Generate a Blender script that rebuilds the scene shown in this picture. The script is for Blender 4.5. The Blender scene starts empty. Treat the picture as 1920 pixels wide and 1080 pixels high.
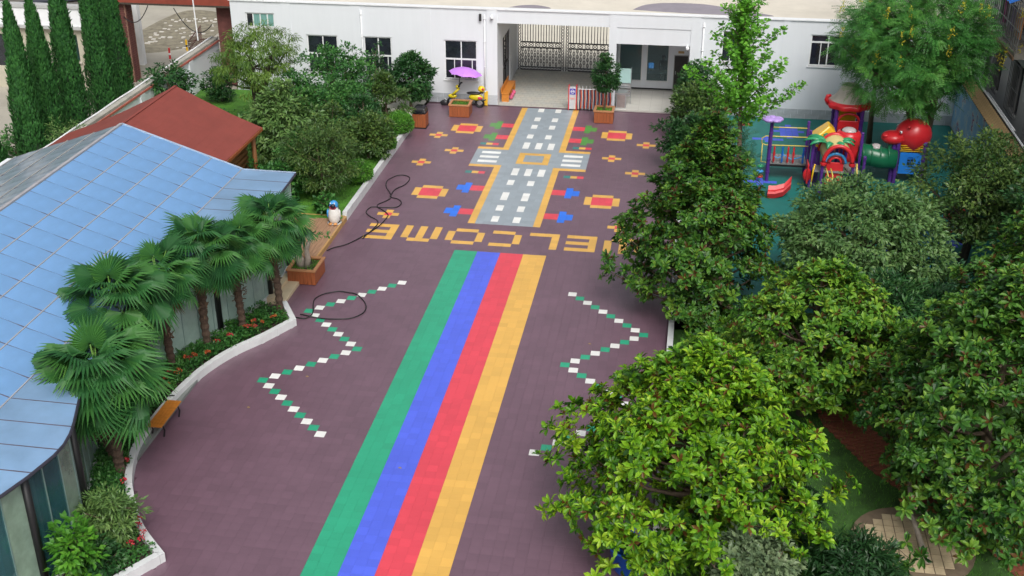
import bpy, math, random
import numpy as np
from mathutils import Vector, Matrix

# ---------------------------------------------------------------- units
S = 1.2                     # all lengths below are in model units of 1.2 m (one floor tile = 0.25 units = 0.30 m)
scn = bpy.context.scene
COL = scn.collection
rng = np.random.default_rng(7)
random.seed(7)

# ---------------------------------------------------------------- camera, light, exposure
cam_d = bpy.data.cameras.new('camera'); cam = bpy.data.objects.new('camera', cam_d); COL.objects.link(cam)
yaw, pit = -0.15213, 0.45836
CAM = np.array([8.2927, -31.8412, 15.9649])
fw = np.array([math.sin(yaw)*math.cos(pit), math.cos(yaw)*math.cos(pit), -math.sin(pit)])
rt = np.array([math.cos(yaw), -math.sin(yaw), 0.0]); upv = np.cross(rt, fw)
cam.matrix_world = Matrix([[rt[0], upv[0], -fw[0], CAM[0]*S], [rt[1], upv[1], -fw[1], CAM[1]*S],
                           [rt[2], upv[2], -fw[2], CAM[2]*S], [0, 0, 0, 1]])
cam_d.lens = 41.76; cam_d.sensor_width = 36; cam_d.clip_end = 1500
scn.camera = cam
world = bpy.data.worlds.new('World'); scn.world = world; world.use_nodes = True
wn = world.node_tree.nodes; wl = world.node_tree.links
bg = wn['Background']
sky = wn.new('ShaderNodeTexSky'); sky.sky_type = 'NISHITA'; sky.sun_disc = False
SUN_EL, SUN_AZ = math.radians(50), math.radians(160)     # azimuth clockwise from +Y
sky.sun_elevation = SUN_EL; sky.sun_rotation = SUN_AZ
sky.air_density = 1.0; sky.dust_density = 7.0; sky.ozone_density = 1.0
hs = wn.new('ShaderNodeHueSaturation'); hs.inputs['Saturation'].default_value = 0.28   # overcast: whitened sky
wl.new(sky.outputs[0], hs.inputs['Color']); wl.new(hs.outputs[0], bg.inputs[0])
bg.inputs[1].default_value = 0.12
sun_d = bpy.data.lights.new('sun', 'SUN'); sun_d.energy = 1.3; sun_d.angle = math.radians(25); sun_d.color = (1, .965, .91)
sun = bpy.data.objects.new('sun', sun_d); COL.objects.link(sun)
sd = Vector((math.sin(SUN_AZ)*math.cos(SUN_EL), math.cos(SUN_AZ)*math.cos(SUN_EL), math.sin(SUN_EL)))
sun.rotation_euler = sd.to_track_quat('Z', 'Y').to_euler(); sun.location = (0, 0, 60)
scn.view_settings.view_transform = 'Standard'; scn.view_settings.look = 'None'
scn.view_settings.exposure = 0.25; scn.view_settings.gamma = 1.0
scn.render.engine = 'CYCLES'
scn.cycles.max_bounces = 8; scn.cycles.transparent_max_bounces = 12

# ---------------------------------------------------------------- materials
def lin(h):
    h = h.lstrip('#'); o = []
    for i in (0, 2, 4):
        c = int(h[i:i+2], 16)/255; o.append(c/12.92 if c <= .04045 else ((c+.055)/1.055)**2.4)
    return o
MATS = {}
def mat(name, col, rough=.6, var=.12, scale=3.0, bump=0.0, bscale=40.0, spec=.5, metal=0.0, stains=0.0, stretch=None):
    """principled paint/stone/wood with soft colour variation, optional fine relief and stains"""
    if name in MATS: return MATS[name]
    if isinstance(col, str): col = lin(col)
    m = bpy.data.materials.new(name); m.use_nodes = True; nt = m.node_tree; N = nt.nodes; L = nt.links
    b = N['Principled BSDF']; b.inputs['Roughness'].default_value = rough; b.inputs['Metallic'].default_value = metal
    b.inputs['Specular IOR Level'].default_value = spec
    tc = N.new('ShaderNodeTexCoord'); src = tc.outputs['Object']
    if stretch:
        mp = N.new('ShaderNodeMapping'); mp.inputs['Scale'].default_value = stretch; L.new(src, mp.inputs[0]); src = mp.outputs[0]
    nz = N.new('ShaderNodeTexNoise'); nz.inputs['Scale'].default_value = scale; nz.inputs['Detail'].default_value = 6; nz.inputs['Roughness'].default_value = .65
    L.new(src, nz.inputs['Vector'])
    rp = N.new('ShaderNodeValToRGB'); rp.color_ramp.elements[0].position = .3; rp.color_ramp.elements[1].position = .7
    rp.color_ramp.elements[0].color = [c*(1-var) for c in col]+[1]; rp.color_ramp.elements[1].color = [min(1, c*(1+var)) for c in col]+[1]
    L.new(nz.outputs[0], rp.inputs[0]); out = rp.outputs[0]
    if stains:
        n2 = N.new('ShaderNodeTexNoise'); n2.inputs['Scale'].default_value = scale*.35; n2.inputs['Detail'].default_value = 8
        L.new(tc.outputs['Object'], n2.inputs['Vector'])
        r2 = N.new('ShaderNodeValToRGB'); r2.color_ramp.elements[0].position = .52; r2.color_ramp.elements[1].position = .72
        r2.color_ramp.elements[0].color = (0, 0, 0, 1); r2.color_ramp.elements[1].color = (stains,)*3+(1,)
        L.new(n2.outputs[0], r2.inputs[0])
        mx = N.new('ShaderNodeMixRGB'); L.new(r2.outputs[0], mx.inputs[0]); L.new(out, mx.inputs[1])
        mx.inputs[2].default_value = [c*.5 for c in col]+[1]; out = mx.outputs[0]
    L.new(out, b.inputs['Base Color'])
    if bump:
        n3 = N.new('ShaderNodeTexNoise'); n3.inputs['Scale'].default_value = bscale; n3.inputs['Detail'].default_value = 4
        L.new(src, n3.inputs['Vector']); bp = N.new('ShaderNodeBump'); bp.inputs['Strength'].default_value = bump; bp.inputs['Distance'].default_value = .02
        L.new(n3.outputs[0], bp.inputs['Height']); L.new(bp.outputs[0], b.inputs['Normal'])
    MATS[name] = m; return m
def leafmat(name, cols, rough=.42, trans=.22, back=None, spec=.4):
    """two sided leaf: colour picked per leaf from its 'var' attribute"""
    if name in MATS: return MATS[name]
    m = bpy.data.materials.new(name); m.use_nodes = True; nt = m.node_tree; N = nt.nodes; L = nt.links
    b = N['Principled BSDF']; b.inputs['Roughness'].default_value = rough; b.inputs['Specular IOR Level'].default_value = spec
    at = N.new('ShaderNodeAttribute'); at.attribute_name = 'var'
    rp = N.new('ShaderNodeValToRGB'); els = rp.color_ramp.elements
    for i, c in enumerate(cols):
        p = i/(len(cols)-1)
        e = els[0] if i == 0 else (els[-1] if i == len(cols)-1 else els.new(p))
        e.position = p; e.color = list(lin(c) if isinstance(c, str) else c)+[1]
    L.new(at.outputs['Fac'], rp.inputs[0]); out = rp.outputs[0]
    if back:
        g = N.new('ShaderNodeNewGeometry'); mx = N.new('ShaderNodeMixRGB'); L.new(g.outputs['Backfacing'], mx.inputs[0])
        L.new(out, mx.inputs[1]); mx.inputs[2].default_value = list(lin(back))+[1]; out = mx.outputs[0]
    L.new(out, b.inputs['Base Color'])
    tr = N.new('ShaderNodeBsdfTranslucent'); L.new(rp.outputs[0], tr.inputs[0])
    ms = N.new('ShaderNodeMixShader'); ms.inputs[0].default_value = trans
    L.new(b.outputs[0], ms.inputs[1]); L.new(tr.outputs[0], ms.inputs[2]); L.new(ms.outputs[0], N['Material Output'].inputs[0])
    MATS[name] = m; return m
def glassmat(name, tint, alpha=.6, rough=.06, streak=0.0):
    """window glass: reflecting, partly see-through"""
    if name in MATS: return MATS[name]
    m = mat(name, tint, rough, streak, 1.2, spec=.6); N = m.node_tree.nodes; L = m.node_tree.links
    tp = N.new('ShaderNodeBsdfTransparent'); tp.inputs[0].default_value = (.75, .9, .88, 1)
    ms = N.new('ShaderNodeMixShader'); ms.inputs[0].default_value = alpha
    L.new(tp.outputs[0], ms.inputs[1]); L.new(N['Principled BSDF'].outputs[0], ms.inputs[2]); L.new(ms.outputs[0], N['Material Output'].inputs[0])
    return m

# ---------------------------------------------------------------- mesh helpers
ORG = {}
def org(o):
    v = np.zeros(3)
    while o is not None:
        v = v + ORG.get(o.name, 0); o = o.parent
    return v
def npmesh(name, V, F, mats, midx=None, var=None, smooth=False):
    """mesh from numpy arrays; F is an (n,3)/(n,4) array or a list of such arrays"""
    me = bpy.data.meshes.new(name); V = np.asarray(V, np.float32)*S
    Fs = F if isinstance(F, list) else [F]
    Fs = [np.asarray(f, np.int32) for f in Fs if len(f)]
    me.vertices.add(len(V)); me.vertices.foreach_set('co', V.ravel())
    lv = np.concatenate([f.ravel() for f in Fs]); lens = np.concatenate([np.full(len(f), f.shape[1], np.int32) for f in Fs])
    me.loops.add(len(lv)); me.loops.foreach_set('vertex_index', lv)
    me.polygons.add(len(lens)); st = np.concatenate([[0], np.cumsum(lens)[:-1]]).astype(np.int32)
    me.polygons.foreach_set('loop_start', st); me.polygons.foreach_set('loop_total', lens)
    for mm in (mats if isinstance(mats, (list, tuple)) else [mats]): me.materials.append(mm)
    if midx is not None: me.polygons.foreach_set('material_index', np.asarray(midx, np.int32))
    me.polygons.foreach_set('use_smooth', np.full(len(lens), bool(smooth)))
    if var is not None:
        a = me.attributes.new('var', 'FLOAT', 'POINT'); a.data.foreach_set('value', np.asarray(var, np.float32))
    me.update(calc_edges=True); me.validate(verbose=False)
    return me
def link(name, me, parent=None, loc=None, M=None):
    o = bpy.data.objects.new(name, me); COL.objects.link(o)
    if parent is not None: o.parent = parent
    if M is not None: o.matrix_local = M
    elif loc is not None: o.location = [c*S for c in loc]
    return o
def tag(o, label=None, cat=None, group=None, kind=None):
    if label: o['label'] = label
    if cat: o['category'] = cat
    if group: o['group'] = group
    if kind: o['kind'] = kind
    return o
def thing(name, label, cat, loc=(0, 0, 0), group=None):
    o = bpy.data.objects.new(name, None); COL.objects.link(o); o.location = [c*S for c in loc]
    o.empty_display_size = .2; ORG[o.name] = np.array(loc, float)
    return tag(o, label, cat, group)
class MB:
    def __init__(s): s.v = []; s.f3 = []; s.f4 = []; s.m3 = []; s.m4 = []; s.m = 0
    def add(s, V, F):
        n = len(s.v); s.v.extend([tuple(map(float, p)) for p in V])
        for f in F:
            f = [n+i for i in f]
            if len(f) == 3: s.f3.append(f); s.m3.append(s.m)
            elif len(f) == 4: s.f4.append(f); s.m4.append(s.m)
            else:
                for i in range(1, len(f)-1): s.f3.append([f[0], f[i], f[i+1]]); s.m3.append(s.m)
        return s
    def box(s, x0, x1, y0, y1, z0, z1):
        V = [(x, y, z) for z in (z0, z1) for y in (y0, y1) for x in (x0, x1)]
        return s.add(V, [(0, 2, 3, 1), (4, 5, 7, 6), (0, 1, 5, 4), (2, 6, 7, 3), (0, 4, 6, 2), (1, 3, 7, 5)])
    def bar(s, a, b, w, h=None, up=(0, 0, 1)):
        """square bar from a to b"""
        a = np.array(a, float); b = np.array(b, float); d = b-a; d /= np.linalg.norm(d)
        u = np.array(up, float)
        if abs(d@u) > .97: u = np.array((0, 1., 0))
        r = np.cross(d, u); r /= np.linalg.norm(r); u = np.cross(r, d); h = h or w
        V = [p+r*w/2*i+u*h/2*j for p in (a, b) for i, j in ((-1, -1), (1, -1), (1, 1), (-1, 1))]
        return s.add(V, [(3, 2, 1, 0), (4, 5, 6, 7), (0, 1, 5, 4), (1, 2, 6, 5), (2, 3, 7, 6), (3, 0, 4, 7)])
    def tube(s, P, R, n=8, cap=True, closed=False):
        P = np.array(P, float); R = np.broadcast_to(np.array(R, float), (len(P),)); V = []; pu = None
        for i, p in enumerate(P):
            if closed: d = P[(i+1) % len(P)]-P[i-1]
            else: d = P[min(i+1, len(P)-1)]-P[max(i-1, 0)]
            d = d/(np.linalg.norm(d)+1e-9)
            if pu is None:
                pu = np.array((1., 0, 0)) if abs(d[0]) < .8 else np.array((0, 1., 0))
            r = pu-d*(pu@d); r /= np.linalg.norm(r); pu = r; q = np.cross(d, r)
            for k in range(n):
                a = 2*math.pi*k/n; V.append(p+R[i]*(math.cos(a)*r+math.sin(a)*q))
        F = []; m = len(P)
        for i in range(m if closed else m-1):
            j = (i+1) % m
            for k in range(n): F.append((i*n+k, i*n+(k+1) % n, j*n+(k+1) % n, j*n+k))
        if cap and not closed:
            F.append(tuple(range(n-1, -1, -1))); F.append(tuple((m-1)*n+k for k in range(n)))
        return s.add(V, F)
    def lathe(s, prof, c=(0, 0, 0), n=16, a0=0, a1=2*math.pi, wob=None):
        c = np.array(c, float); full = abs(a1-a0-2*math.pi) < 1e-6; k = n if full else n+1; V = []
        for r, z in prof:
            for i in range(k):
                a = a0+(a1-a0)*i/n; rr = r*(wob(a, z) if wob else 1); V.append(c+np.array((rr*math.cos(a), rr*math.sin(a), z)))
        F = []
        for j in range(len(prof)-1):
            for i in range(n):
                i2 = (i+1) % k; F.append((j*k+i, j*k+i2, (j+1)*k+i2, (j+1)*k+i))
        return s.add(V, F)
    def prism(s, poly, z0, z1):
        n = len(poly); V = [(x, y, z0) for x, y in poly]+[(x, y, z1) for x, y in poly]
        F = [(i, (i+1) % n, n+(i+1) % n, n+i) for i in range(n)]
        s.add(V, F)
        import mathutils.geometry as mg
        tri = mg.tessellate_polygon([[Vector((x, y, 0)) for x, y in poly]])
        top = [(x, y, z1) for x, y in poly]; bot = [(x, y, z0) for x, y in poly]
        ccw = sum(poly[i][0]*poly[(i+1) % n][1]-poly[(i+1) % n][0]*poly[i][1] for i in range(n)) > 0
        for t in tri:
            a, b, c = t; ar = (poly[b][0]-poly[a][0])*(poly[c][1]-poly[a][1])-(poly[c][0]-poly[a][0])*(poly[b][1]-poly[a][1])
            t2 = (a, b, c) if ar > 0 else (a, c, b)
            s.add([top[i] for i in t2], [(0, 1, 2)]); s.add([bot[i] for i in t2], [(0, 2, 1)])
        return s
    def sweep(s, pts, prof, closed=False):
        """profile (offset to the right, z) swept along a ground polyline"""
        P = np.array(pts, float); V = []
        for i in range(len(P)):
            d0 = P[i]-P[i-1] if i > 0 else P[1]-P[0]; d1 = P[i+1]-P[i] if i < len(P)-1 else P[-1]-P[-2]
            d0 = d0/np.linalg.norm(d0); d1 = d1/np.linalg.norm(d1); d = d0+d1; d /= np.linalg.norm(d)
            k = 1/max(.5, d@d0); r = np.array((d[1], -d[0]))*k
            for o, z in prof: V.append((P[i][0]+r[0]*o, P[i][1]+r[1]*o, z))
        n = len(prof); F = []
        for i in range(len(P)-1):
            for k in range(n): F.append((i*n+k, (i+1)*n+k, (i+1)*n+(k+1) % n, i*n+(k+1) % n))
        F.append(tuple(range(n))); F.append(tuple((len(P)-1)*n+k for k in range(n-1, -1, -1)))
        return s.add(V, F)
    def ell(s, c, r, nu=14, nv=9, f=None):
        c = np.array(c, float); V = []; F = []
        for j in range(nv+1):
            t = math.pi*j/nv
            for i in range(nu):
                a = 2*math.pi*i/nu; d = np.array((math.sin(t)*math.cos(a), math.sin(t)*math.sin(a), math.cos(t)))
                V.append(c+d*np.array(r)*(f(d) if f else 1))
        for j in range(nv):
            for i in range(nu): F.append((j*nu+i, (j+1)*nu+i, (j+1)*nu+(i+1) % nu, j*nu+(i+1) % nu))
        return s.add(V, F)
    def mesh(s, name, mats, o=np.zeros(3), smooth=False):
        fs = []; mi = []
        if s.f3: fs.append(np.array(s.f3)); mi += s.m3
        if s.f4: fs.append(np.array(s.f4)); mi += s.m4
        return npmesh(name, np.array(s.v)-o, fs, mats, mi, smooth=smooth)
    def build(s, name, mats, parent=None, smooth=False, label=None, bevel=0, kind=None):
        o = link(name, s.mesh(name, mats, org(parent) if parent else np.zeros(3), smooth), parent)
        if label: o['label'] = label
        if kind: o['kind'] = kind
        if bevel:
            b = o.modifiers.new('bevel', 'BEVEL'); b.width = bevel*S; b.segments = 2; b.limit_method = 'ANGLE'
        return o
def grid_wall(mb, x0, x1, z0, z1, y0, y1, holes, axis='y'):
    """a wall slab with rectangular openings (holes: x0,x1,z0,z1)"""
    zs = sorted({z0, z1}|{h[2] for h in holes}|{h[3] for h in holes})
    for za, zb in zip(zs, zs[1:]):
        cuts = sorted([(h[0], h[1]) for h in holes if h[2] < zb-1e-6 and h[3] > za+1e-6]); x = x0
        for a, b in cuts+[(x1, x1)]:
            if a > x+1e-6:
                if axis == 'y': mb.box(x, a, y0, y1, za, zb)
                else: mb.box(y0, y1, x, a, za, zb)
            x = max(x, b)

# ---------------------------------------------------------------- colours of things
M_white = mat('white_wall_tile', (.70, .73, .77), .45, .022, 1.2, stains=.05, stretch=(2.5, 2.5, .3))
M_trim = mat('white_paint', (.76, .78, .80), .5, .04, 2)
M_plinth = mat('grey_plinth_tile', (.40, .43, .46), .5, .14, 3)
M_frame = mat('white_aluminium', (.72, .74, .75), .35, .03, 3)
M_dglass = mat('dark_window_glass', (.018, .022, .03), .06, .5, 1.5, spec=.8)
M_conc = mat('pale_concrete', (.50, .47, .40), .85, .12, 1.2, .15, 30, stains=.35)
M_roofc = mat('roof_concrete', (.62, .58, .50), .9, .08, .8, .1, 30, stains=.25)
M_steel = mat('stainless_steel', (.55, .57, .58), .28, .06, 6, metal=.85)
M_black = mat('black_metal', (.012, .012, .014), .4, .2, 8)
M_iron = mat('black_iron', (.02, .018, .022), .45, .2, 8)
M_wood = mat('red_brown_wood', (.30, .085, .028), .5, .35, 3, .2, 30, stretch=(14, 14, .6))
M_woodtop = mat('planter_rim_wood', (.42, .20, .09), .55, .25, 3, .15, 30, stretch=(2, 2, 14))
M_deck = mat('weathered_deck_wood', (.34, .20, .12), .65, .28, 2.5, .2, 30, stretch=(9, .7, 4))
M_fascia = mat('honey_wood', (.46, .27, .10), .55, .2, 3, stretch=(6, .8, 6))
M_orange = mat('orange_varnished_wood', (.55, .20, .03), .4, .2, 4, stretch=(1, 10, 4))
M_soil = mat('dark_soil', (.04, .028, .02), .95, .4, 6, .6, 30)
M_bark = mat('grey_brown_bark', (.13, .095, .065), .9, .35, 6, .7, 25, stretch=(3, 3, .8))
M_barkd = mat('dark_bark', (.055, .042, .032), .9, .35, 6, .7, 25, stretch=(3, 3, .8))
M_barkw = mat('whitewashed_bark', (.60, .60, .57), .8, .25, 5, .5, 20)
M_kerb = mat('white_kerb_paint', (.62, .64, .65), .6, .08, 3, .12, 25, stains=.25)
M_cream = mat('cream_stone', (.60, .50, .34), .5, .08, 2.5, stains=.1)
M_porch = mat('porch_floor_tile', (.56, .55, .51), .35, .05, 2)
M_pave = mat('passage_paver', (.30, .30, .28), .75, .15, 4, .1, 30)
def plastic(n, c, r=.3): return mat('plastic_'+n, c, r, .07, 2.0)
P_red = plastic('red', (.58, .022, .03)); P_purple = plastic('purple', (.085, .028, .22)); P_blue = plastic('blue', (.01, .13, .50))
P_yel = plastic('yellow', (.72, .43, .02)); P_green = plastic('green', (.03, .28, .12)); P_dgreen = plastic('dark_green', (.01, .13, .06))
P_lilac = plastic('lilac', (.42, .28, .66)); P_grey = plastic('grey', (.22, .22, .22), .6); P_cream = plastic('cream', (.60, .50, .22), .5)
P_lblue = plastic('sky_blue', (.05, .30, .65))

# ================================================================= GROUND
G = MB(); G.box(-140, 160, -90, 220, -.6, -.07); tag(G.build('ground', mat('earth_and_concrete', (.33, .31, .26), .9, .15, .15, stains=.4)), kind='structure')
# ---- play court of square clip tiles (index i across, j away from the camera)
TILE = {'purple': (.146, .082, .114), 'green': (.018, .335, .185), 'blue': (.075, .125, .72), 'red': (.68, .055, .085), 'yellow': (.70, .405, .085),
        'grey': (.285, .335, .375), 'white': (.76, .77, .75), 'leaf': (.075, .27, .05), 'sky': (.015, .16, .76), 'teal': (.03, .22, .20)}
TM = {k: mat('tile_'+k, c, (.42 if k == 'purple' else .5), .06 if k != 'purple' else .10, .55, .05, 90, spec=.5, stains=.10 if k == 'purple' else .06) for k, c in TILE.items()}

for m_ in TM.values():
    b_ = m_.node_tree.nodes['Principled BSDF']; b_.inputs['Coat Weight'].default_value = .55; b_.inputs['Coat Roughness'].default_value = .45; b_.inputs['Coat IOR'].default_value = 1.6
    nt_ = m_.node_tree; src_ = b_.inputs['Base Color'].links[0].from_socket           # slight tile-to-tile tone shift
    gi_ = nt_.nodes.new('ShaderNodeNewGeometry'); oi_ = nt_.nodes.new('ShaderNodeObjectInfo'); ad_ = nt_.nodes.new('ShaderNodeMath'); ad_.operation = 'ADD'; fr_ = nt_.nodes.new('ShaderNodeMath'); fr_.operation = 'FRACT'
    nt_.links.new(gi_.outputs['Random Per Island'], ad_.inputs[0]); nt_.links.new(oi_.outputs['Random'], ad_.inputs[1]); nt_.links.new(ad_.outputs[0], fr_.inputs[0])
    mr_ = nt_.nodes.new('ShaderNodeMapRange'); mr_.inputs[3].default_value = .93; mr_.inputs[4].default_value = 1.06; nt_.links.new(fr_.outputs[0], mr_.inputs[0])
    hv_ = nt_.nodes.new('ShaderNodeHueSaturation'); nt_.links.new(mr_.outputs[0], hv_.inputs['Value']); nt_.links.new(src_, hv_.inputs['Color']); nt_.links.new(hv_.outputs[0], b_.inputs['Base Color'])
regions = []           # (part name, label, colour, rects (i0,i1,j0,j1))
def reg(name, colour, rects, label=None): regions.append((name, label, colour, rects))
for c, (a, b) in {'green': (5, 7), 'blue': (8, 10), 'red': (11, 13), 'yellow': (14, 16)}.items():
    reg('stripe', c, [(a, b, -66, 10)], 'broad %s stripe running up the court' % c)
reg('letter', 'yellow', [(-5, -5, 13, 17), (-8, -6, 13, 13), (-8, -6, 15, 15), (-8, -6, 17, 17)], 'yellow letter E at the end of the word')
reg('letter', 'yellow', [(-3, -3, 14, 17), (-1, -1, 14, 17), (1, 1, 14, 17), (-2, 0, 13, 13)], 'yellow letter M')
reg('letter', 'yellow', [(4, 6, 17, 17), (4, 6, 13, 13), (3, 3, 14, 16), (7, 7, 14, 16)], 'yellow letter O')
reg('letter', 'yellow', [(9, 11, 17, 17), (9, 11, 13, 13), (12, 12, 14, 16)], 'yellow letter C')
reg('letter', 'yellow', [(14, 17, 17, 17), (17, 17, 13, 16)], 'yellow letter L')
reg('letter', 'yellow', [(22, 22, 13, 17), (19, 21, 13, 13), (19, 21, 15, 15), (19, 21, 17, 17)], 'yellow letter E after the W')
reg('letter', 'yellow', [(24, 24, 13, 16), (26, 26, 13, 16), (28, 28, 13, 16), (25, 27, 17, 17)], 'yellow letter W half under the tree')
reg('road_surface', 'grey', [(6, 13, 20, 71), (1, 5, 43, 49), (14, 18, 43, 49)])
reg('road_border', 'yellow', [(5, 5, 20, 41), (1, 5, 42, 42)]); reg('road_border', 'yellow', [(14, 14, 20, 41), (14, 18, 42, 42)])
reg('road_border', 'yellow', [(5, 5, 51, 71), (1, 5, 50, 50)]); reg('road_border', 'yellow', [(14, 14, 51, 71), (14, 18, 50, 50)])
for j in (44, 46, 48):
    reg('crossing_bar', 'white', [(2, 4, j, j)]); reg('crossing_bar', 'white', [(15, 17, j, j)])
reg('junction_box', 'yellow', [(8, 12, 44, 44), (8, 12, 48, 48), (8, 8, 45, 47), (12, 12, 45, 47)])
for i in (8, 10, 12):
    reg('lane_mark', 'white', [(i, i, 39, 41)]); reg('lane_mark', 'white', [(i, i, 51, 53)])
for i in (8, 11):
    for a, b in ((21, 22), (25, 26), (29, 31), (35, 36), (56, 57), (61, 62), (65, 66), (70, 71)): reg('lane_mark', 'white', [(i, i, a, b)])
multi = []
for i, j in ((-3, 30), (22, 30), (-3, 59), (22, 59)):
    multi.append(('flower_motif', [('red', [(i-1, i+1, j-1, j+1)]), ('yellow', [(i-2, i-2, j-1, j+1), (i+2, i+2, j-1, j+1), (i-1, i+1, j-2, j-2), (i-1, i+1, j+2, j+2)])]))
for i, j in ((-7, 21), (25, 21), (-7, 42), (26, 42), (-3, 48), (22, 48), (-7, 55), (27, 55)):
    multi.append(('flower_motif', [('red', [(i, i, j, j)]), ('yellow', [(i-1, i-1, j, j), (i+1, i+1, j, j), (i, i, j-1, j-1), (i, i, j+1, j+1)])]))
for j, c in ((61, 'leaf'), (55, 'leaf'), (32, 'sky'), (23, 'sky')):
    multi.append(('tree_motif', [('red', [(3, 4, j, j+1)]), (c, [(2, 2, j-1, j+2), (1, 1, j, j+1)])]))
    multi.append(('tree_motif', [('red', [(15, 16, j, j+1)]), (c, [(17, 17, j-1, j+2), (18, 18, j, j+1)])]))
for j in (52, 39):
    for i in (1, 16): multi.append(('signal_motif', [('teal', [(i, i, j, j)]), ('yellow', [(i+1, i+1, j, j)]), ('red', [(i+2, i+2, j, j)])]))
zig = []; x, y = 0, 0; zig.append((0, 0))
for s_ in [-1]*9+[1]*8+[-1]*8+[1]*9:
    x += s_; y -= 1; zig.append((x, y))
zig = [(x, y, 'white' if k % 2 == 0 else 'green') for k, (x, y) in enumerate(zig)]
zig += [(21-x, y, c) for x, y, c in zig]
cell = {}
for n_, l_, c, rs in regions:
    for a, b, p, q_ in rs:
        for i in range(a, b+1):
            for j in range(p, q_+1): cell[(i, j)] = c
for n_, cl in multi:
    for c, rs in cl:
        for a, b, p, q_ in rs:
            for i in range(a, b+1):
                for j in range(p, q_+1): cell[(i, j)] = c
for i, j, c in zig: cell[(i, j)] = c
H = .125; GAP = .0003; CH = .0009
TT = np.array([(-H+GAP, -H+GAP, -.010), (H-GAP, -H+GAP, -.010), (H-GAP, H-GAP, -.010), (-H+GAP, H-GAP, -.010),
               (-H+GAP+CH, -H+GAP+CH, 0), (H-GAP-CH, -H+GAP+CH, 0), (H-GAP-CH, H-GAP-CH, 0), (-H+GAP+CH, H-GAP-CH, 0)])
TF = np.array([(4, 5, 6, 7), (0, 1, 5, 4), (1, 2, 6, 5), (2, 3, 7, 6), (3, 0, 4, 7)])
def tiles_mesh(name, cells, cols):
    V = []; F = []; mi = []
    for n_, (i, j) in enumerate(cells):
        V.append(TT+np.array((i*.25, j*.25, random.uniform(-.0004, .0004)))); F.append(TF+8*n_); mi += [cols.index(cell.get((i, j), 'purple'))]*5
    return npmesh(name, np.concatenate(V), np.concatenate(F), [TM[c] for c in cols], mi)
bed_out = [(-2.95, -2.12), (-2.32, -3.18), (-2.85, -4.22), (-3.43, -5.16), (-3.80, -6.14), (-3.98, -7.13), (-4.05, -8.0), (-4.06, -9.0), (-3.98, -9.95), (-3.62, -11.09), (-3.16, -11.93), (-2.57, -12.79), (-1.76, -13.59), (-2.6, -14.9), (-3.4, -16.2)]
def bed_x(yv):
    for (x0, y0), (x1, y1) in zip(bed_out, bed_out[1:]):
        if y1 <= yv <= y0: return x0+(x1-x0)*(yv-y0)/(y1-y0)
    return -3.0
court = MB(); court.box(-5.2, 8.4, -19, 18.1, -.065, -.015)
court = tag(court.build('court', mat('court_joint', (.10, .055, .075), .8, .1, 2)), kind='structure')
plain = []
for j in range(-70, 72):
    for i in range(-22, 33):
        if (i, j) in cell: continue
        X, Y = i*.25, j*.25
        if X < (bed_x(Y) if Y < -2.1 else (-3.0 if Y < 15.6 else -3.2))-.1: continue
        plain.append((i, j))
vis = [c for c in plain if c[1] > -54]
near = sorted(vis, key=lambda c: (c[1], abs(c[0]-5)))[:300]; ns = set(near)
tme = npmesh('floor_tile', TT, TF, [TM['purple']])
for i, j in near: link('floor_tile', tme, court, (i*.25, j*.25, random.uniform(-.0004, .0004)))
tag(link('floor_tiles', tiles_mesh('floor_tiles', [c for c in plain if c not in ns], ['purple']), court), kind='stuff')
for n_, l_, c, rs in regions:
    cs = [(i, j) for a, b, p, q_ in rs for i in range(a, b+1) for j in range(p, q_+1) if cell[(i, j)] == c]
    tag(link(n_, tiles_mesh(n_, cs, [c]), court), l_)
for n_, cl in multi:
    cs = []; cols = []
    for c, rs in cl:
        cols.append(c)
        for a, b, p, q_ in rs: cs += [(i, j) for i in range(a, b+1) for j in range(p, q_+1)]
    link(n_, tiles_mesh(n_, cs, cols), court)
zme = {c: npmesh('zigzag_tile', TT, TF, [TM[c]]) for c in ('white', 'green')}
for i, j, c in zig: link('zigzag_tile', zme[c], court, (i*.25, j*.25, .001))

# ---- lawns, soil, paths
def grassmat(name, c1, c2):
    if name in MATS: return MATS[name]
    return mat(name, [(a+b)/2 for a, b in zip(c1, c2)], .9, .45, 2.2, .5, 60)
M_lawn = grassmat('lawn', (.045, .15, .012), (.08, .23, .02)); M_lawn2 = grassmat('shady_lawn', (.025, .075, .012), (.045, .12, .018))  # second lawn is a darker copy, tree shade put into its colour
g = MB(); g.box(-13.6, -3.12, 4.2, 18.1, -.06, .16); lawn_l = tag(g.build('left_lawn', M_lawn), kind='structure')
g = MB(); g.box(8.32, 10.0, -2.0, 18.1, -.06, .12); tag(g.build('planting_bed_ground', M_lawn2), kind='structure')
g = MB(); g.box(8.32, 22, -22, -.4, -.06, .12); tag(g.build('right_lawn', M_lawn2), kind='structure')
g = MB(); g.box(10.0, 19.2, -.4, 18.1, -.06, .02); playfloor = tag(g.build('playground_floor', mat('teal_rubber', (.008, .15, .135), .6, .12, 1.5, .06, 60)), kind='structure')
pf = MB()
for (a, b, w, d) in ((11.12, 10.3, 2, 1), (12.5, 16.3, 2, 3), (11.6, 15.2, 2, 1), (17.2, 5.6, 2, 1), (16.2, 2.4, 2, 1), (15.0, 4.2, 1, 2)):
    for k in range(-w, w+1):
        for l in range(-d, d+1):
            if abs(k)/w+abs(l)/d <= 1.2: pf.box(a+k*.25-.12, a+k*.25+.12, b+l*.25-.12, b+l*.25+.12, .02, .026)
pf.build('blue_floor_motif', mat('blue_rubber', (.07, .12, .66), .6, .06, 2), playfloor)
pf = MB()
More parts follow.
